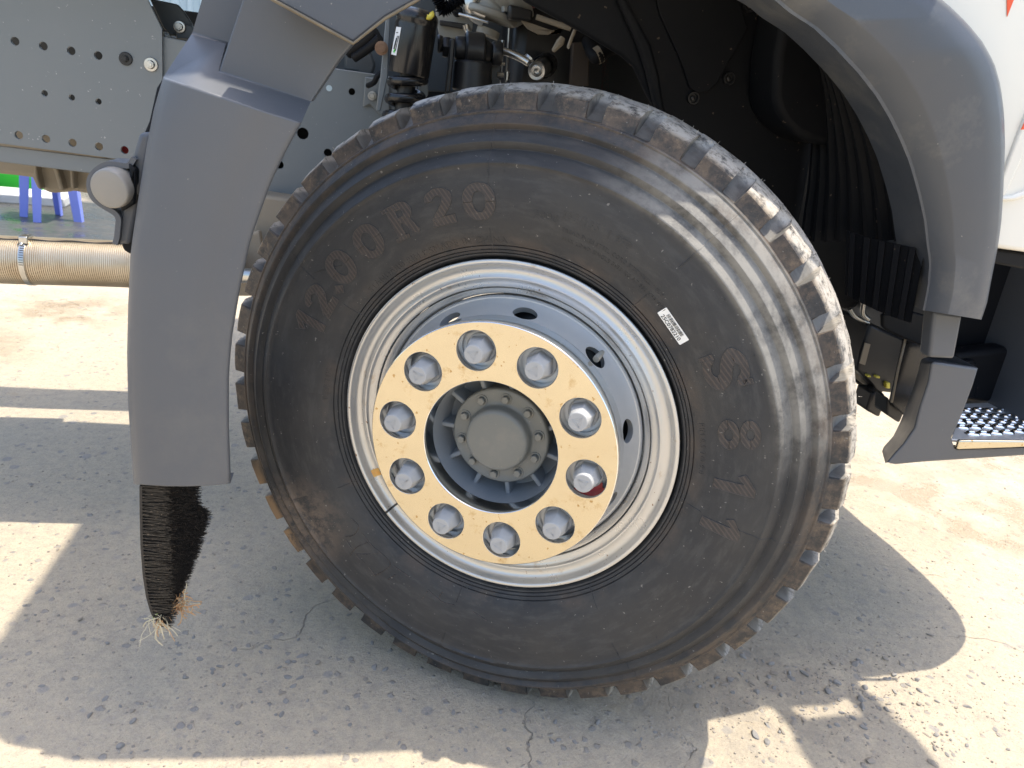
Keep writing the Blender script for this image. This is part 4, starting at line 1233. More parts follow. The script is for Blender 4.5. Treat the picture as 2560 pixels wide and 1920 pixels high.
def flap():
    T = resample([(1828, 498), (1877, 514), (1998, 541)], 26); Bq = resample([(1825, 636), (1852, 651), (1895, 671), (1922, 683), (1968, 698)], 26)
    E = resample([(1998, 541), (1999.6, 594.5), (1985, 650), (1976, 692)], 14)
    bm = bmesh.new(); grid = []
    for j in range(14):
        f = j / 13; row = []
        for i in range(105):
            t = i / 104; k = t * 25; a = int(min(k, 24)); pt = T[a].lerp(T[a + 1], k - a); pb = Bq[a].lerp(Bq[a + 1], k - a)
            p = pt.lerp(pb, f); ph = (t * 5.2) % 1
            Y = lerp(.13, .0, t) - .010 * (1 if .2 < ph < .62 else 0)
            row.append(bm.verts.new(at(p.x, p.y, Y)))
        grid.append(row)
    for p, q in zip(grid, grid[1:]):
        for k in range(len(p) - 1): bm.faces.new((p[k], p[k + 1], q[k + 1], q[k]))
    extrude_all(bm, (.004, .006, 0))
    return from_bm('rubber_flap', bm, M['black'], liner, smooth=40)
flap()
for zx, zy, s in ((530, 500, .008), (470, 720, .005)):
    c = at(1814.5 + zx * .1797, 501 + zy * .1797, .095); bm = bmesh.new()
    add_lathe(bm, [(s, .004), (s, -.002), (s * .6, -.004), (0, -.0045)], 14, c=c); from_bm('flap_stud', bm, M['cast'], liner, smooth=40)

# boxes and pipes behind the step
under = part('cab_underside')
slab('stay_panel', [(1907, 680), (1907, 706), (1914, 713), (1955, 733), (2008, 755), (2030, 690), (1960, 670)], .17, .012, M['black'], under, .004)
slab('battery_box', [(1880, 700), (1912, 714), (1956, 733), (1944, 790), (1930, 850), (1895, 846), (1852, 800), (1860, 760)], .34, .2, M['black_part'], under, .006)
slab('box_label', [(1869, 741), (1880.5, 744), (1869, 789), (1857, 785)], .333, .003, M['cast'], under, 0)
slab('side_plate', [(1956, 733), (2030, 755), (2012, 875), (1956, 900), (1926, 869)], .20, .012, M['black_gloss'], under, .003)
bm = bmesh.new(); add_tube(bm, [at(1956, 733, .195), at(1940, 800, .195), at(1926, 869, .195)], .0025, 8); from_bm('plate_edge', bm, M['cast'], under, smooth=60)
slab('lower_bracket', [(1884.6, 847), (1872, 887), (1901, 903), (1916, 858), (1909, 850)], .30, .06, M['black_part'], under, .006)
slab('lower_bracket', [(1919, 858), (1916, 896), (1944, 915), (1956, 887), (1927, 871)], .22, .05, M['black_part'], under, .005)
slab('wiring_cover', [(1828, 740), (1872, 775), (1893, 812), (1912, 842), (1905, 852), (1880, 846), (1862, 836), (1848, 822), (1834, 800)], .40, .05, M['black'], under, .006)
for (x, y, wd, hh) in ((1878, 813, 8, 6), (1897, 815, 9, 6), (1919, 833, 9, 14)):
    slab('connector', [(x - wd / 2, y - hh / 2), (x + wd / 2, y - hh / 2 + 1), (x + wd / 2, y + hh / 2), (x - wd / 2, y + hh / 2 - 1)], .33, .02, M['yellow'], under, .002)
slab('connector_block', [(1855, 800), (1893, 812), (1912, 828), (1905, 846), (1884, 842), (1862, 825)], .36, .05, M['cast'], under, .004)
bm = bmesh.new(); add_tube(bm, spline([at(1836, 667, .36), at(1845, 682, .36), at(1862, 692, .36), at(1876, 698, .36)], 5), .0055, 10)
add_tube(bm, spline([at(1866, 655, .35), at(1864, 678, .35), at(1876, 690, .35)], 5), .006, 10)
from_bm('pipe', bm, M['steel'], under, smooth=60)
slab('marker_reflector', [(1841, 760), (1851, 765), (1848, 785), (1839, 788)], .38, .01, M['orange_red'], under, .002)

# engine bay back and floor (dark, closes the well)
bm = bmesh.new(); add_box(bm, (.62, 1.30, 1.0), (1.10, 1.0, .76)); from_bm('engine_block', bm, M['black_part'], truck, bevel=.03)
bm = bmesh.new(); add_box(bm, (.45, 1.25, .56), (.16, 2.0, .16)); from_bm('front_axle', bm, M['black_part'], truck, bevel=.02)

# ------------------------------------------------------------ chassis on the left
frame = part('chassis_frame')
YR = .80
def flat_holes(name, outer, holes, Y, depth, m, parent, bevel=0):
    P0 = [at(x, y, Y) for x, y in outer]
    loops = [[(p.x, p.z) for p in P0]]
    for hx, hy, r in holes:
        c = at(hx, hy, Y); loops.append(circle(c.x, c.z, r, 20))
    bm = bmesh.new(); holed(bm, loops, lambda p: (p[0], Y, p[1])); extrude_all(bm, (0, depth, 0))
    return from_bm(name, bm, m, parent, smooth=25)
k = .3516
H = [(x * k, y * k, .0088) for x, y in ((92, 253), (266, 283), (437, 312), (603, 341))] + [(x * k, y * k, .0066) for x, y in ((274, 573), (441, 599), (605, 624))] + \
    [(x * k, y * k, .0088) for x, y in ((115, 830), (282, 853), (445, 877), (607, 900), (765, 922))] + [(-60, 85, .009), (-60, 275, .009)]
flat_holes('side_plate', [(-200, -90), (295, -90), (318.8, 0), (349.5, 63.4), (351, 200), (345, 300), (322, 353), (282, 347), (0, 309.4), (-200, 282)], H, YR - .012, .010, M['frame'], frame)
rail_out = [(-200, 296), (0, 316), (282, 350), (326, 300), (330, 76), (394, 91), (560, 122), (719, 151), (789, 161), (900, 178), (900, 500), (690, 437), (625, 427.5), (420, 398), (197, 371), (0, 346), (-200, 320)]
rh = [(654, 288.5, .0135), (708, 330, .0095), (604, 356, .0095), (760, 198, .0078), (500, 300, .0095), (690, 395, .0095)]
flat_holes('frame_rail', rail_out, rh, YR, .010, M['frame'], frame)
# top and bottom flanges of the rail
for nm_, line in (('rail_flange', [(320, 76), (394, 91), (560, 122), (719, 151), (789, 161), (900, 178)]), ('rail_flange', [(-200, 320), (0, 346), (197, 371), (420, 398), (625, 427.5), (690, 437)])):
    bm = bmesh.new(); prev = None
    for p in line:
        a = at(*p, YR); row = [bm.verts.new(a + Vector((0, y, z))) for y, z in ((.0005, -.004), (.0005, .004), (.09, .004), (.09, -.004))]
        if prev:
            for j in range(4): bm.faces.new((prev[j], prev[(j + 1) % 4], row[(j + 1) % 4], row[j]))
        prev = row
    from_bm(nm_, bm, M['frame'], frame, bevel=.002)
bm = bmesh.new(); add_box(bm, (-.9, 1.38, 1.05), (3.0, .012, .30)); from_bm('far_rail', bm, M['black_part'], frame)
slab('dark_backing', [(470, 130), (719, 165), (900, 190), (900, 480), (690, 425), (625, 415), (470, 395)], .875, .008, M['black_part'], frame, 0)  # dark sheet added behind the rail so its holes look shaded
for (y0, y1, x1) in ((.68, 1.19, -.40), (1.29, 1.46, -.40)):           # unseen plates added above the frame to cast the shadow bands on the ground
    bm = bmesh.new(); add_box(bm, ((x1 - 3.6) / 2, (y0 + y1) / 2, 1.27), (x1 + 3.6, y1 - y0, .012)); from_bm('shade_plate', bm, M['frame'], frame)
def bolt_on(name, x, y, Y, r, washer, m, parent, ax=None, h=.012):
    c = at(x, y, Y); bm = bmesh.new()
    add_lathe(bm, [(washer, .001), (washer, -.002), (washer * .93, -.0032), (r * 1.02, -.0034)], 24, c=c)
    add_cyl(bm, c + Vector((0, -.002, 0)), c + Vector((0, -h, 0)), r, r * .93, 6)
    add_cyl(bm, c + Vector((0, -h, 0)), c + Vector((0, -h - .003, 0)), r * .6, r * .55, 14)
    return from_bm(name, bm, m, parent, smooth=25)
bolt_on('bolt', 928 * k, 397 * k, YR - .013, .0090, .0150, M['steel'], frame)
bolt_on('bolt', 773 * k, 361 * k, YR - .013, .0070, .0140, M['black_part'], frame, h=.007)
bolt_on('bolt', 804, 207, YR - .016, .0060, .0105, M['steel'], frame)
bolt_on('bolt', 327, 138, YR - .016, .0001, .0001, M['steel'], frame) if False else None
bm = bmesh.new(); c = at(711, 190.5, YR - .0008); add_lathe(bm, [(.0068, .001), (.0068, -.0006), (0, -.0007)], 20, c=c); from_bm('paint_dot', bm, M['wall'], frame)
bm = bmesh.new(); c = at(270, 325, YR + .03); add_lathe(bm, [(.012, .001), (.012, -.0006), (0, -.0007)], 16, c=c); from_bm('red_plug', bm, M['red'], frame)
slab('bracket_plate', [(322, -4), (383, 9), (397, 24), (415, 52), (420, 90), (380, 86), (352, 60)], .93, .012, M['frame_dark'], frame, .003)
slab('bracket_plate', [(380, 53), (414, 54), (428, 84), (380, 84)], .90, .02, M['frame_dark'], frame, .003)
bolt_on('bolt', 388, 58, .895, .0085, .013, M['steel'], frame)
bolt_on('bolt', 358, 79, .90, .0075, .011, M['steel'], frame)
bm = bmesh.new(); add_cyl(bm, at(330, 74, .93), at(470, 96, .93), .008, n=12); from_bm('cross_rod', bm, M['steel'], frame, smooth=40)
slab('gusset', [(788, 166), (842, 172), (842, 250), (822, 250), (800, 225), (784, 232)], YR - .010, .008, M['frame'], frame, .003)
# dusty gearbox hanging below the rail
gb = part('gearbox')
slab('gearbox_case', [(-120, 225), (0, 240), (230, 260), (230, 373), (230, 415), (192, 419), (156, 413), (140.7, 416), (106, 418), (87.5, 408), (77, 385), (31, 379), (0, 376), (-120, 372)], 1.05, .15, M['cast'], gb, .012, seg=3)
for pts in ([(76, 352), (82, 384), (88, 410), (80, 406), (70, 384)], [(112, 358), (124, 362), (138, 412), (128, 412)], [(150, 366), (158, 367), (160, 410), (152, 404)]):
    slab('gearbox_rib', pts, 1.02, .06, M['cast'], gb, .004)

# marker lamp on its bent bracket
lamp = part('marker_lamp')
def lamp_():
    c = at(237.6, 408, -.02); ax = Vector((.22, .95, .12)).normalized(); rr = (at(282, 408, -.02) - at(193, 408, -.02)).length / 2
    bm = bmesh.new()
    add_lathe(bm, [(rr * .8, .040), (rr * 1.02, .034), (rr * 1.06, .020), (rr * 1.03, .002), (rr * 1.00, -.0015), (rr * .955, -.0028), (rr * .90, -.0032), (rr * .5, -.0042), (0, -.0046)], 48, axis=axis_to(ax), c=c)
    from_bm('lamp_lens', bm, M['lamp'], lamp, smooth=45)
    pl = [(1850, -25), (1800, 55), (1740, 82), (1500, 55), (1340, 130), (1245, 250), (1235, 400), (1300, 545), (1450, 655), (1580, 735), (1632, 815), (1625, 950), (1610, 1080), (1585, 1165)]
    P = spline([at(x * .15625, 345.6 + y * .15625, -.01) for x, y in pl], 6)
    bm = bmesh.new(); prev = None
    for i, p in enumerate(P):
        t = (P[min(i + 1, len(P) - 1)] - P[max(i - 1, 0)]).normalized(); nn = Vector((t.z, 0, -t.x)) * .0035
        row = [bm.verts.new(p + v) for v in (nn, nn + Vector((0, .05, 0)), -nn + Vector((0, .05, 0)), -nn)]
        if prev:
            for j in range(4): bm.faces.new((prev[j], prev[(j + 1) % 4], row[(j + 1) % 4], row[j]))
        else: bm.faces.new(row)
        prev = row
    bm.faces.new(prev)
    from_bm('lamp_bracket', bm, M['plastic'], lamp, bevel=.0012)
    slab('lamp_back', [(300, 288), (330, 284), (300, 440), (280, 530), (252, 526), (257, 470), (262, 430), (282, 400), (283, 362), (288, 330)], .0, .03, M['plastic'], lamp, .006, seg=3)
    slab('lamp_seat', [(276, 352), (294, 366), (292, 440), (262, 458), (258, 440), (284, 410)], -.015, .02, M['black'], lamp, .003)
lamp_()

# flexible exhaust pipe
def flex_pipe():
    ex = part('flexible_exhaust')
    Y = .65
    a = at(-40, 562, Y); b = at(520, 560, Y); a.z = at(0, 562, Y).z; b.z = at(262, 560, Y).z
    r = (at(100, 512, Y) - at(100, 612, Y)).length / 2
    ax = (b - a); L = ax.length; mtx = axis_to(ax.normalized())
    NRib = int(L / .0042); n = 40; bm = bmesh.new(); prof = []
    for i in range(NRib):
        s = i * .0042
        prof += [(r, s), (r, s + .0022), (r - .0016, s + .0028), (r - .0016, s + .0038)]
    add_lathe(bm, prof, n, axis=mtx, c=a)
    for v in bm.verts:                       # a hand-bent pipe is never quite round
        k_ = .0022 * noise.noise(Vector((v.co.x * 5, v.co.y * 3, v.co.z * 3))); v.co.z += k_; v.co.y += k_ * .5
    from_bm('corrugated_tube', bm, M['pipe'], ex, smooth=30)
    def band(x0, x1, m, rr, name):
        s0 = (at(x0, 560, Y - r) - a).dot(ax.normalized()); s1 = (at(x1, 560, Y - r) - a).dot(ax.normalized())
        bm = bmesh.new(); add_lathe(bm, [(rr - .002, s0), (rr, s0), (rr, s1), (rr - .002, s1)], 48, axis=mtx, c=a); from_bm(name, bm, m, ex, smooth=30)
        return s0, s1
    s0, s1 = band(38, 50, M['steel'], r + .0022, 'hose_clamp')
    c = a + ax.normalized() * ((s0 + s1) / 2)
    bm = bmesh.new(); add_box(bm, c + Vector((0, -r * .35, r * .98)), (.018, .03, .016)); add_cyl(bm, c + Vector((-.004, -r * .7, r * .75)), c + Vector((.0, -r * .1, r * 1.1)), .005, n=8)
    from_bm('clamp_screw', bm, M['steel'], ex, bevel=.002)
    bm = bmesh.new()
    for k_ in range(16):
        an = R(95 + k_ * 5.5); p = c + Vector((0, math.cos(an) * (r + .0025), math.sin(an) * (r + .0025)))
        add_box(bm, p, (.008, .0012, .0012))
    o = from_bm('clamp_slots', bm, M['black_part'], ex); tag(o, kind='stuff')
    bm = bmesh.new()
    pts = [a + ax.normalized() * (L * t) + Vector((0, -r * .35, r * .955 + .0012 * math.sin(t * 40))) for t in [i / 60 for i in range(61)]]
    add_tube(bm, pts, .0016, 6); from_bm('pipe_seam', bm, M['black_part'], ex, smooth=60)
flex_pipe()

# suspension and steering parts seen between mudguard and tyre
susp = part('front_suspension')
slab('spring_hanger', [(560, 420), (640, 432), (640, 470), (590, 520), (560, 540), (540, 530), (550, 470)], .72, .10, M['cast'], susp, .008)
slab('leaf_spring', [(515, 560), (560, 470), (575, 480), (560, 620), (520, 640)], .78, .08, M['black_part'], susp, .006)
bm = bmesh.new(); add_cyl(bm, at(480, 590, .58), at(640, 605, .50), .016, n=20); from_bm('drag_link', bm, M['steel'], susp, smooth=40)
slab('spring_plate', [(505, 515), (560, 500), (575, 580), (520, 590)], .66, .03, M['cast'], susp, .004)
slab('clip_plate', [(500, 612), (560, 606), (560, 640), (500, 640)], .60, .04, M['cast'], susp, .004)

# ------------------------------------------------------------ engine bay above the tyre
bay = part('cab_suspension')
def bayp(zx, zy, Y): return at(821 + zx * .23436, zy * .23436, Y)
YB = .60
c0 = bayp(345, 140, YB); c1 = bayp(262, 690, YB)
rad = (bayp(540, 210, YB) - bayp(152, 150, YB)).length / 2
bm = bmesh.new(); axd = (c1 - c0); Lc = axd.length
add_lathe(bm, [(0, -.012), (rad * .55, -.012), (rad * .9, -.006), (rad * 1.0, 0), (rad * 1.02, .012), (rad * .985, .016), (rad, .022), (rad, Lc - .004), (rad * .97, Lc), (rad * .6, Lc + .001), (0, Lc + .001)], 56, axis=axis_to(axd), c=c0)
from_bm('air_spring', bm, M['black_gloss'], bay, smooth=40)
nrm_ = Vector((-.25, -.97, 0)).normalized()
def on_can(zx, zy):                                   # a point on the canister's wall nearest the camera
    d = (bayp(zx, zy, YB) - CAM).normalized(); axn = axd.normalized(); w0 = CAM - c0
    dp = d - axn * d.dot(axn); wp = w0 - axn * w0.dot(axn)
    A_, B_, C_ = dp.dot(dp), 2 * dp.dot(wp), wp.dot(wp) - (rad + .0008) ** 2
    disc_ = max(0, B_ * B_ - 4 * A_ * C_); return CAM + d * ((-B_ - math.sqrt(disc_)) / (2 * A_))
bm = bmesh.new(); g = []
for j in range(7):
    f = j / 6; g.append([bm.verts.new(on_can(lerp(lerp(150, 195, t), lerp(102, 148, t), f), lerp(lerp(246, 252, t), lerp(500, 512, t), f))) for t in (0, .25, .5, .75, 1)])
for p, q in zip(g, g[1:]):
    for kk in range(4): bm.faces.new((p[kk], p[kk + 1], q[kk + 1], q[kk]))
from_bm('paper_label', bm, M['paper'], bay, smooth=60)
bm = bmesh.new()
for (a_, b_) in (((165, 300), (150, 300)), ((172, 330), (140, 470)), ((160, 330), (130, 465)), ((150, 350), (125, 450))):
    p, q = on_can(*a_), on_can(*b_); add_tube(bm, [p + Vector((0, -.0006, 0)), q + Vector((0, -.0006, 0))], .0009, 5)
o = from_bm('label_print', bm, M['ink'], bay); tag(o, kind='stuff')
bm = bmesh.new(); add_tube(bm, [on_can(138, 455), on_can(128, 482)], .0022, 6); from_bm('label_mark', bm, M['green'], bay)
# coil spring under it
bm = bmesh.new(); axn = axd.normalized(); s1 = axn.cross(Vector((0, 1, 0))).normalized(); s2 = axn.cross(s1).normalized()
pts = [c1 + axn * (.004 + .034 * (i / 26)) + s1 * (rad * .78 * math.cos(i * 2 * math.pi / 26)) + s2 * (rad * .78 * math.sin(i * 2 * math.pi / 26)) for i in range(26 * 5)]
add_tube(bm, pts, .0098, 10); from_bm('coil_spring', bm, M['black_gloss'], bay, smooth=60)
bm = bmesh.new(); add_cyl(bm, c1, c1 + axn * .22, rad * .42, n=24); from_bm('damper_rod', bm, M['black_part'], bay, smooth=40)
slab('spring_stay', [(834, 30), (843, 30), (838, 165), (822, 240), (812, 240), (822, 160)], .63, .03, M['frame'], bay, .002)
slab('spring_stay', [(905, 165), (925, 178), (925, 205), (905, 230)], .68, .03, M['frame'], bay, .002)
bm = bmesh.new(); c = at(824, 104, .62); add_lathe(bm, [(.014, .004), (.014, -.003), (.009, -.0035), (.009, -.009), (0, -.0095)], 18, c=c); from_bm('stay_bolt', bm, M['rust'], bay, smooth=30)
bm = bmesh.new(); add_tube(bm, spline([at(830, 150, .66), at(815, 165, .66), at(808, 178, .67), at(795, 185, .7)], 5), .006, 8); add_tube(bm, spline([at(812, 68, .72), at(780, 95, .74), at(752, 112, .76)], 5), .015, 12)
add_tube(bm, spline([at(822, 82, .70), at(795, 105, .72), at(765, 125, .74)], 5), .010, 12)
from_bm('air_hose', bm, M['black'], bay, smooth=60); bay.children[-1]['kind'] = 'stuff'
slab('valve_block', [(745, 118), (760, 104), (800, 108), (812, 140), (800, 178), (768, 174), (770, 155), (742, 152)], .84, .06, M['frame_dark'], bay, .006)
slab('bay_bulkhead', [(700, 20), (1130, -60), (1330, -40), (1330, 210), (700, 190)], 1.02, .02, M['frame_dark'], bay, .003)
# horizontal bush with its link arms
YA = .66
def hcyl(name, z0, z1, r0, r1, m=None, n=32, Y=YA, bev=True):
    a = bayp(*z0, Y); b = bayp(*z1, Y); L_ = (b - a).length; bm = bmesh.new()
    add_lathe(bm, [(0, 0), (r0 * .9, 0), (r0, .004), (lerp(r0, r1, .5), L_ / 2), (r1, L_ - .004), (r1 * .9, L_), (0, L_)], n, axis=axis_to(b - a), c=a)
    return from_bm(name, bm, m or M['black_part'], bay, smooth=40)
hcyl('bush_cap', (528, 402), (580, 405), .019, .017); hcyl('bush_nut', (575, 432), (650, 438), .023, .023, n=6)
hcyl('bush_core', (690, 440), (800, 452), .024, .026); hcyl('bush', (780, 455), (958, 472), .037, .037)
hcyl('bush_cone', (948, 478), (1040, 488), .030, .019); hcyl('bush_end', (1030, 490), (1120, 498), .026, .026)
hcyl('strut_body', (858, 560), (846, 840), .042, .045)
slab('link_arm', [(972, 84), (984, 84), (979, 140), (972, 200), (961, 200), (968, 140)], YA - .03, .03, M['black_part'], bay, .003)
slab('link_arm', [(1062, 95), (1080, 92), (1086, 120), (1080, 185), (1056, 185)], YA + .03, .03, M['black_part'], bay, .003)
slab('heat_shield', [(940, -20), (1020, -20), (1022, 60), (1005, 85), (950, 80), (942, 40)], .86, .01, M['cast_grey'], bay, .002)
slab('shield_bar', [(950, 43), (1010, 52), (1010, 64), (950, 54)], .84, .015, M['black_part'], bay, .002)
bm = bmesh.new(); c = bayp(715, 105, .84); add_lathe(bm, [(.012, .01), (.012, -.006), (.008, -.010), (0, -.010)], 16, c=c); from_bm('rubber_stop', bm, M['black'], bay, smooth=40)
bm = bmesh.new(); add_tube(bm, [bayp(730, 130, .8), bayp(830, 155, .78), bayp(1000, 205, .76)], .0035, 8); from_bm('control_rod', bm, M['steel'], bay, smooth=60)
# cast elbow at the top
bm = bmesh.new(); add_tube(bm, spline([bayp(1290, -60, .80), bayp(1190, 10, .80), bayp(1080, 60, .80), bayp(1035, 150, .80)], 8), [.058] * 10 + [.054] * 8 + [.045] * 7, 24)
from_bm('cast_elbow', bm, M['cast_grey'], bay, smooth=50)
bm = bmesh.new(); a = bayp(1045, 110, .79); b = bayp(1025, 175, .79); add_cyl(bm, a, b, .060, .060, 28); from_bm('elbow_flange', bm, M['cast_grey'], bay, bevel=.004)
bm = bmesh.new(); a = bayp(890, 30, .80); b = bayp(860, 90, .80); add_tube(bm, spline([bayp(880, -40, .8), bayp(855, 60, .8), bayp(890, 120, .8), bayp(960, 150, .8)], 6), .022, 16); from_bm('steel_band', bm, M['steel'], bay, smooth=50)
bm = bmesh.new(); add_cyl(bm, bayp(1162, 110, .74), bayp(1162, 60, .74), .011, n=6); from_bm('elbow_bolt', bm, M['cast_grey'], bay)
bm = bmesh.new(); add_cyl(bm, bayp(1005, 270, .82), bayp(985, 330, .82), .028, n=20); from_bm('elbow_neck', bm, M['cast_grey'], bay, smooth=40)
bm = bmesh.new(); add_tube(bm, spline([bayp(790, 225, .74), bayp(810, 290, .74), bayp(850, 350, .73), bayp(960, 405, .72), bayp(1090, 455, .70), bayp(1200, 490, .69), bayp(1300, 535, .68), bayp(1372, 580, .67)], 6), .0085, 14)
from_bm('steel_tube', bm, M['steel'], bay, smooth=60)
bm = bmesh.new(); add_cyl(bm, bayp(1130, 370, .70), bayp(1110, 690, .70), .004, n=8); add_cyl(bm, bayp(1190, 260, .72), bayp(1160, 760, .72), .0025, n=8); add_cyl(bm, bayp(1172, 660, .715), bayp(1165, 740, .715), .006, n=10); add_cyl(bm, bayp(1080, 690, .69), bayp(1140, 690, .69), .006, n=8); add_cyl(bm, bayp(1075, 590, .69), bayp(1150, 590, .69), .004, n=8)
o = from_bm('linkage_rods', bm, M['steel'], bay, smooth=40); tag(o, kind='stuff')
# cup-shaped canister with bright rim
ax0 = bayp(1440, 655, .62); ax1 = bayp(1540, 590, .75); d_ = ax1 - ax0; Lx = d_.length; bm = bmesh.new()
rr = (bayp(1525, 655, .62) - bayp(1360, 655, .62)).length / 2
add_lathe(bm, [(0, .004), (rr * .25, .003), (rr * .32, .0005), (rr * .55, .001), (rr * .62, .004), (rr * .92, .003), (rr, .006), (rr * 1.02, .018), (rr * .98, .024), (rr, .030), (rr * 1.0, .06), (rr * 1.06, .066), (rr * 1.06, .09), (rr * 1.1, .1), (rr * 1.1, Lx)], 48, axis=axis_to(d_), c=ax0)
from_bm('wastegate_can', bm, M['steel'], bay, smooth=35)
bm = bmesh.new(); add_lathe(bm, [(rr * 1.25, .075), (rr * 1.35, .095), (rr * 1.35, Lx * .9)], 40, axis=axis_to(d_), c=ax0); from_bm('can_sleeve', bm, M['black_part'], bay, smooth=40)
bm = bmesh.new(); add_cyl(bm, bayp(1372, 545, .66), bayp(1384, 530, .66), .012, n=10); from_bm('tube_nut', bm, M['steel'], bay)
slab('guard_plate', [(1118, 40), (1210, 72), (1218, 58), (1200, 66), (1185, 75), (1164, 74), (1140, 62), (1126, 44)], .72, .01, M['cast'], bay, .002)
slab('guard_block', [(1100, 8), (1152, 22), (1150, 44), (1100, 42)], .70, .06, M['black_part'], bay, .006)
bm = bmesh.new(); add_cyl(bm, bayp(1440, 155, .68), bayp(1760, 265, .66), .006, n=10); from_bm('stay_rod', bm, M['cast'], bay, smooth=40)
bm = bmesh.new(); add_tube(bm, [bayp(1685, 345, .6), bayp(1660, 390, .6), bayp(1600, 465, .62)], [.006, .009, .005], 8); from_bm('hook', bm, M['cast'], bay, smooth=40)
bm = bmesh.new(); add_tube(bm, spline([bayp(1795, 275, .5), bayp(1765, 350, .5), bayp(1738, 425, .5), bayp(1745, 440, .5)], 4), .0035, 8); from_bm('hook_rod', bm, M['cast'], bay, smooth=60)
slab('drive_belt', [(1237, 92), (1274, 90), (1272, 186), (1232, 186)], .70, .02, M['belt'], bay, .003)
slab('red_shroud', [(1300, 100), (1320, 100), (1318, 200), (1296, 200)], .8, .02, M['red'], bay, .003)
slab('red_cover', [(1122, -20), (1170, 0), (1160, 16), (1128, 12)], .76, .03, M['red'], bay, .003)
bm = bmesh.new(); c_a, c_b = bayp(1990, 520, .6), bayp(2060, 480, .6); add_tube(bm, spline([bayp(2250, 380, .6), c_b, c_a, bayp(1920, 380, .66)], 5), .016, 14); from_bm('coolant_hose', bm, M['black'], bay, smooth=60)
bm = bmesh.new(); dd = (c_b - c_a).normalized(); add_cyl(bm, c_a, c_a + dd * .012, .0185, n=20); from_bm('hose_clamp', bm, M['cast'], bay, smooth=30)
# bellows above the air spring
bm = bmesh.new()
cp = spline([bayp(520, -40, .66), bayp(560, 40, .66), bayp(580, 90, .66), bayp(640, 60, .66), bayp(760, -20, .66)], 9)
add_tube(bm, cp, [.010 + .006 * (i % 2) for i in range(len(cp))], 12); from_bm('corrugated_hose', bm, M['black'], bay, smooth=60)
bm = bmesh.new(); add_tube(bm, spline([bayp(430, 155, .56), bayp(455, 160, .56), bayp(480, 135, .56), bayp(470, 110, .56)], 4), .005, 8); from_bm('brass_fitting', bm, M['yellow'], bay, smooth=60)

# ------------------------------------------------------------ yard behind the truck
def stool(name, feet, top_c, half, h, m, label, lean=.8):
    root = empty(name, (top_c.x, top_c.y, 0)); tag(root, label, 'stool', 'plastic stools in the yard')
    off = Vector((top_c.x, top_c.y, 0))
    for f in feet:
        fl = f - off; tl = Vector((fl.x * lean, fl.y * lean, h - .02)); dx = Vector((math.copysign(1, -fl.x), 0, 0)); dy = Vector((0, math.copysign(1, -fl.y), 0))
        bm = bmesh.new(); wb, wt = .048, .07
        secs = []
        for p, w_ in ((Vector((fl.x, fl.y, 0)), wb), (tl, wt)):
            secs.append([bm.verts.new(p + v) for v in (Vector((0, 0, 0)), dx * w_, dx * w_ + dy * .006, dx * .006 + dy * .006, dx * .006 + dy * w_, dy * w_)])
        a, b = secs
        for i in range(6): bm.faces.new((a[i], a[(i + 1) % 6], b[(i + 1) % 6], b[i]))
        bm.faces.new(a[::-1]); bm.faces.new(b)
        from_bm('leg', bm, m, root, bevel=.003)
    bm = bmesh.new(); add_box(bm, (0, 0, h), (half * 2, half * 2, .035)); from_bm('seat', bm, m, root, bevel=.012, seg=3)
    bm = bmesh.new()
    for sx, sy, lx, ly in ((0, -1, half * 1.8, .008), (0, 1, half * 1.8, .008), (-1, 0, .008, half * 1.8), (1, 0, .008, half * 1.8)): add_box(bm, (sx * half * .93, sy * half * .93, h - .06), (lx, ly, .085))
    from_bm('apron', bm, m, root, bevel=.003)
    return root
ft = [atz(42, 469), atz(71, 481), atz(137, 466), atz(177, 482)]
cc = sum(ft, Vector()) / 4
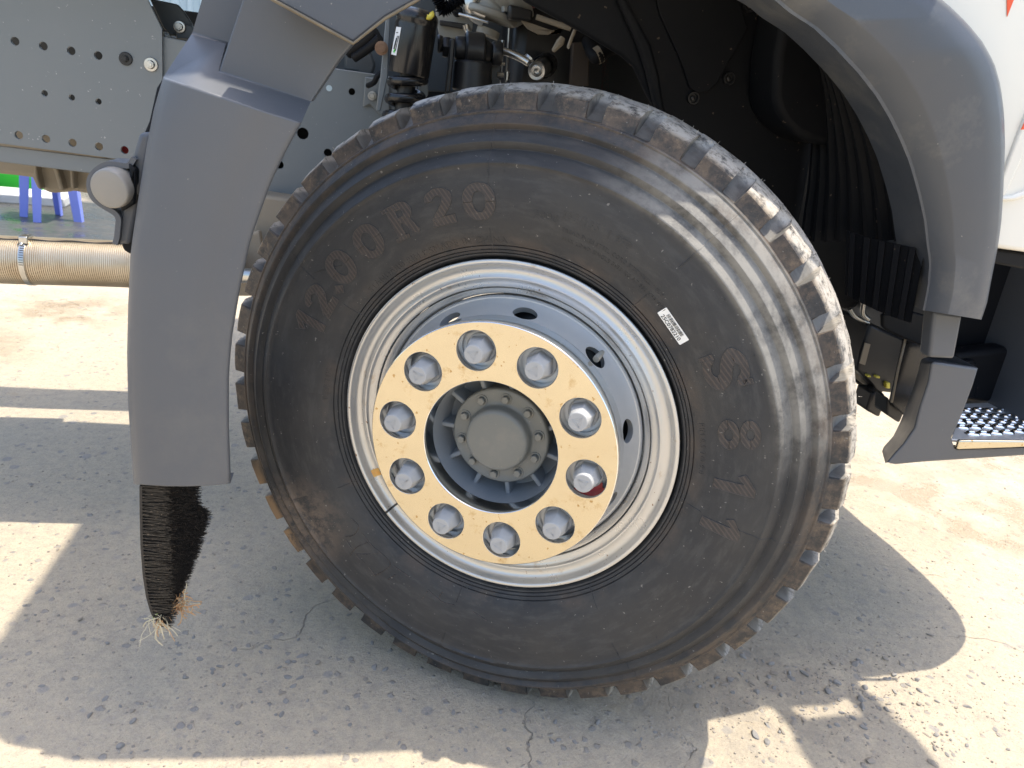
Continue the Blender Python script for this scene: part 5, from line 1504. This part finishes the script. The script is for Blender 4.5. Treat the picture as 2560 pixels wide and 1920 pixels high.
stool('plastic_stool', ft, cc, .15, .50, M['blue'], 'tall blue plastic stool standing on the wet yard behind the chassis')
c2 = atz(0, 447); c2 = Vector((c2.x - .21, c2.y + .1, 0))
stool('plastic_stool', [c2 + Vector((sx * .12, sy * .10, 0)) for sx in (-1, 1) for sy in (-1, 1)], c2, .13, .21, M['sky_blue'], 'low light blue plastic stool beside the white board')
def basin(name, c, r, h, m, label):
    bm = bmesh.new()
    add_lathe(bm, [(0, 0), (r * .78, 0), (r * .82, .01), (r * .95, h * .9), (r * 1.03, h), (r * 1.03, h - .012), (r * .98, h - .012), (r * .92, h * .85), (r * .78, .02), (0, .018)], 40, axis=axis_to((0, 0, 1)))
    o = from_bm(name, bm, m, None, smooth=40); o.location = c; tag(o, label, 'basin', 'plastic basins in the yard'); return o
b1 = atz(40, 405); basin('washing_basin', b1, .36, .34, M['green'], 'bright green plastic basin behind the tall blue stool')
b2 = atz(-18, 396); basin('washing_basin', b2, .24, .26, M['yellow'], 'yellow plastic basin at the edge beside the green one')
bd = atz(48, 442); bm = bmesh.new(); add_box(bm, (0, 0, .035), (.75, .30, .07)); o = from_bm('foam_board', bm, M['foam'], None, bevel=.012, seg=2); o.location = (bd.x - .12, bd.y + .12, 0); o.rotation_euler.z = R(6)
tag(o, 'weathered white foam board lying under the tall blue stool', 'board')
# pale blue sheet wall far behind
bm = bmesh.new(); prev = None
xs = [i * .02 for i in range(420)]
for x in xs:
    y = .018 * (1 if (x / .16) % 1 < .5 else -1)
    row = [bm.verts.new((x, y, 0)), bm.verts.new((x, y, 4.0))]
    if prev: bm.faces.new((prev[0], row[0], row[1], prev[1]))
    prev = row
extrude_all(bm, (0, .004, 0))
wl = empty('sheet_wall', (-7.2, 9.2, 0)); tag(wl, 'pale blue corrugated sheet wall far behind the truck chassis', 'wall')
from_bm('sheet', bm, M['wall'], wl)
for x in (1.2, 2.7, 3.55, 4.2, 5.7, 7.2):
    bm = bmesh.new(); add_box(bm, (x, -.05, 2.0), (.07, .05, 4.0)); from_bm('post', bm, M['wall'], wl, bevel=.004)
